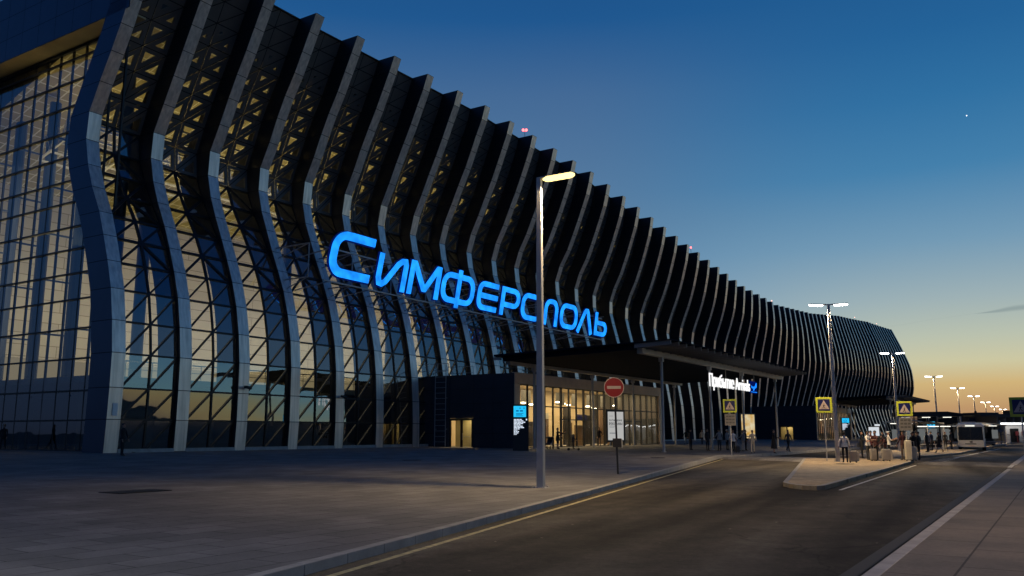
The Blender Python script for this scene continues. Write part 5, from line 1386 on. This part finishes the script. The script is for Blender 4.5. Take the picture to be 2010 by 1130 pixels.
def ramp(stops):
    r = N.new('ShaderNodeValToRGB'); cr = r.color_ramp; cr.interpolation = 'B_SPLINE' if False else 'LINEAR'
    while len(cr.elements) < len(stops): cr.elements.new(.5)
    for e_, (deg, c) in zip(cr.elements, stops): e_.position = (max(deg, 0)/90)**.5; e_.color = (*lin(c), 1)
    L.new(elr, r.inputs[0]); return r.outputs[0]
SUN = [(0, (150, 112, 100)), (.6, (172, 132, 106)), (1.5, (190, 150, 106)), (2.9, (208, 178, 122)), (4.2, (204, 199, 162)), (5.7, (186, 193, 174)), (8, (158, 177, 181)), (11.5, (115, 154, 181)), (15.9, (68, 128, 172)), (20, (48, 112, 162)), (24, (36, 98, 152)), (35, (24, 72, 128)), (55, (14, 48, 98)), (90, (9, 34, 76))]
MID = [(0, (150, 132, 112)), (.9, (196, 174, 124)), (1.8, (200, 188, 138)), (2.6, (172, 188, 166)), (3.6, (142, 190, 202)), (5.5, (116, 170, 202)), (9, (102, 146, 182)), (13.7, (92, 128, 162)), (22.3, (68, 106, 150)), (27, (32, 87, 143)), (38, (20, 62, 116)), (58, (12, 42, 90)), (90, (9, 34, 76))]
FAR = [(0, (50, 60, 82)), (3, (56, 74, 104)), (7, (52, 80, 118)), (14, (42, 78, 124)), (25, (32, 70, 122)), (45, (20, 54, 106)), (90, (12, 42, 92))]
r1, r2, r3 = ramp(SUN), ramp(MID), ramp(FAR)
nx = N.new('ShaderNodeVectorMath'); nx.operation = 'MULTIPLY'; L.new(tc.outputs['Generated'], nx.inputs[0]); nx.inputs[1].default_value = (1, 1, 0)
nn = N.new('ShaderNodeVectorMath'); nn.operation = 'NORMALIZE'; L.new(nx.outputs[0], nn.inputs[0])
dt = N.new('ShaderNodeVectorMath'); dt.operation = 'DOT_PRODUCT'; L.new(nn.outputs[0], dt.inputs[0])
SAZ = R(40); dt.inputs[1].default_value = (math.sin(SAZ), math.cos(SAZ), 0)
def mrange(src, a, b_):
    n = N.new('ShaderNodeMapRange'); n.interpolation_type = 'SMOOTHSTEP'; n.inputs[1].default_value = a; n.inputs[2].default_value = b_; L.new(src, n.inputs[0]); return n.outputs[0]
def mix(f, a, b_):
    n = N.new('ShaderNodeMix'); n.data_type = 'RGBA'; L.new(f, n.inputs[0]); L.new(a, n.inputs[6]); L.new(b_, n.inputs[7]); return n.outputs[2]
c = mix(mrange(dt.outputs['Value'], .80, .985), r2, r1)
c = mix(mrange(dt.outputs['Value'], .35, -.6), c, r3)
# one thin grey streak of cloud low on the right
azn = N.new('ShaderNodeMath'); azn.operation = 'ARCTAN2'; L.new(sep.outputs[0], azn.inputs[0]); L.new(sep.outputs[1], azn.inputs[1])
az = azn.outputs[0]
line = math_('ADD', R(7.15), math_('MULTIPLY', math_('SUBTRACT', az, R(31)), .10))
ns = N.new('ShaderNodeTexNoise'); ns.inputs['Scale'].default_value = 14; L.new(tc.outputs['Generated'], ns.inputs[0])
line = math_('ADD', line, math_('MULTIPLY', math_('SUBTRACT', ns.outputs[0], .5), .006))
dd = math_('ABSOLUTE', math_('SUBTRACT', el, line))
thick = math_('MULTIPLY', mrange(az, R(28.3), R(31)), .0040)
stk = mrange(math_('DIVIDE', dd, math_('MAXIMUM', thick, .0001)), 1.0, .1)
k_ = N.new('ShaderNodeMix'); k_.data_type = 'RGBA'; L.new(math_('MULTIPLY', stk, .5), k_.inputs[0]); L.new(c, k_.inputs[6]); k_.inputs[7].default_value = (*lin((118, 136, 140)), 1)
c = k_.outputs[2]
L.new(c, bg.inputs[0]); bg.inputs[1].default_value = 1.0

cam = bpy.data.cameras.new('camera'); co = bpy.data.objects.new('camera', cam); COL.objects.link(co); sc.camera = co
cam.sensor_width = 36; cam.lens = 1677/2010*36; cam.clip_end = 6000; cam.clip_start = .1
co.location = (0, 0, 1.6); co.rotation_euler = (R(90+9.628), 0, 0)
sc.view_settings.view_transform = 'Standard'; sc.view_settings.look = 'None'; sc.view_settings.exposure = 0; sc.view_settings.gamma = 1
sc.render.engine = 'CYCLES'; sc.cycles.use_denoising = True
sc.cycles.max_bounces = 8; sc.cycles.transparent_max_bounces = 16; sc.cycles.sample_clamp_indirect = 4; sc.cycles.caustics_reflective = False; sc.cycles.caustics_refractive = False
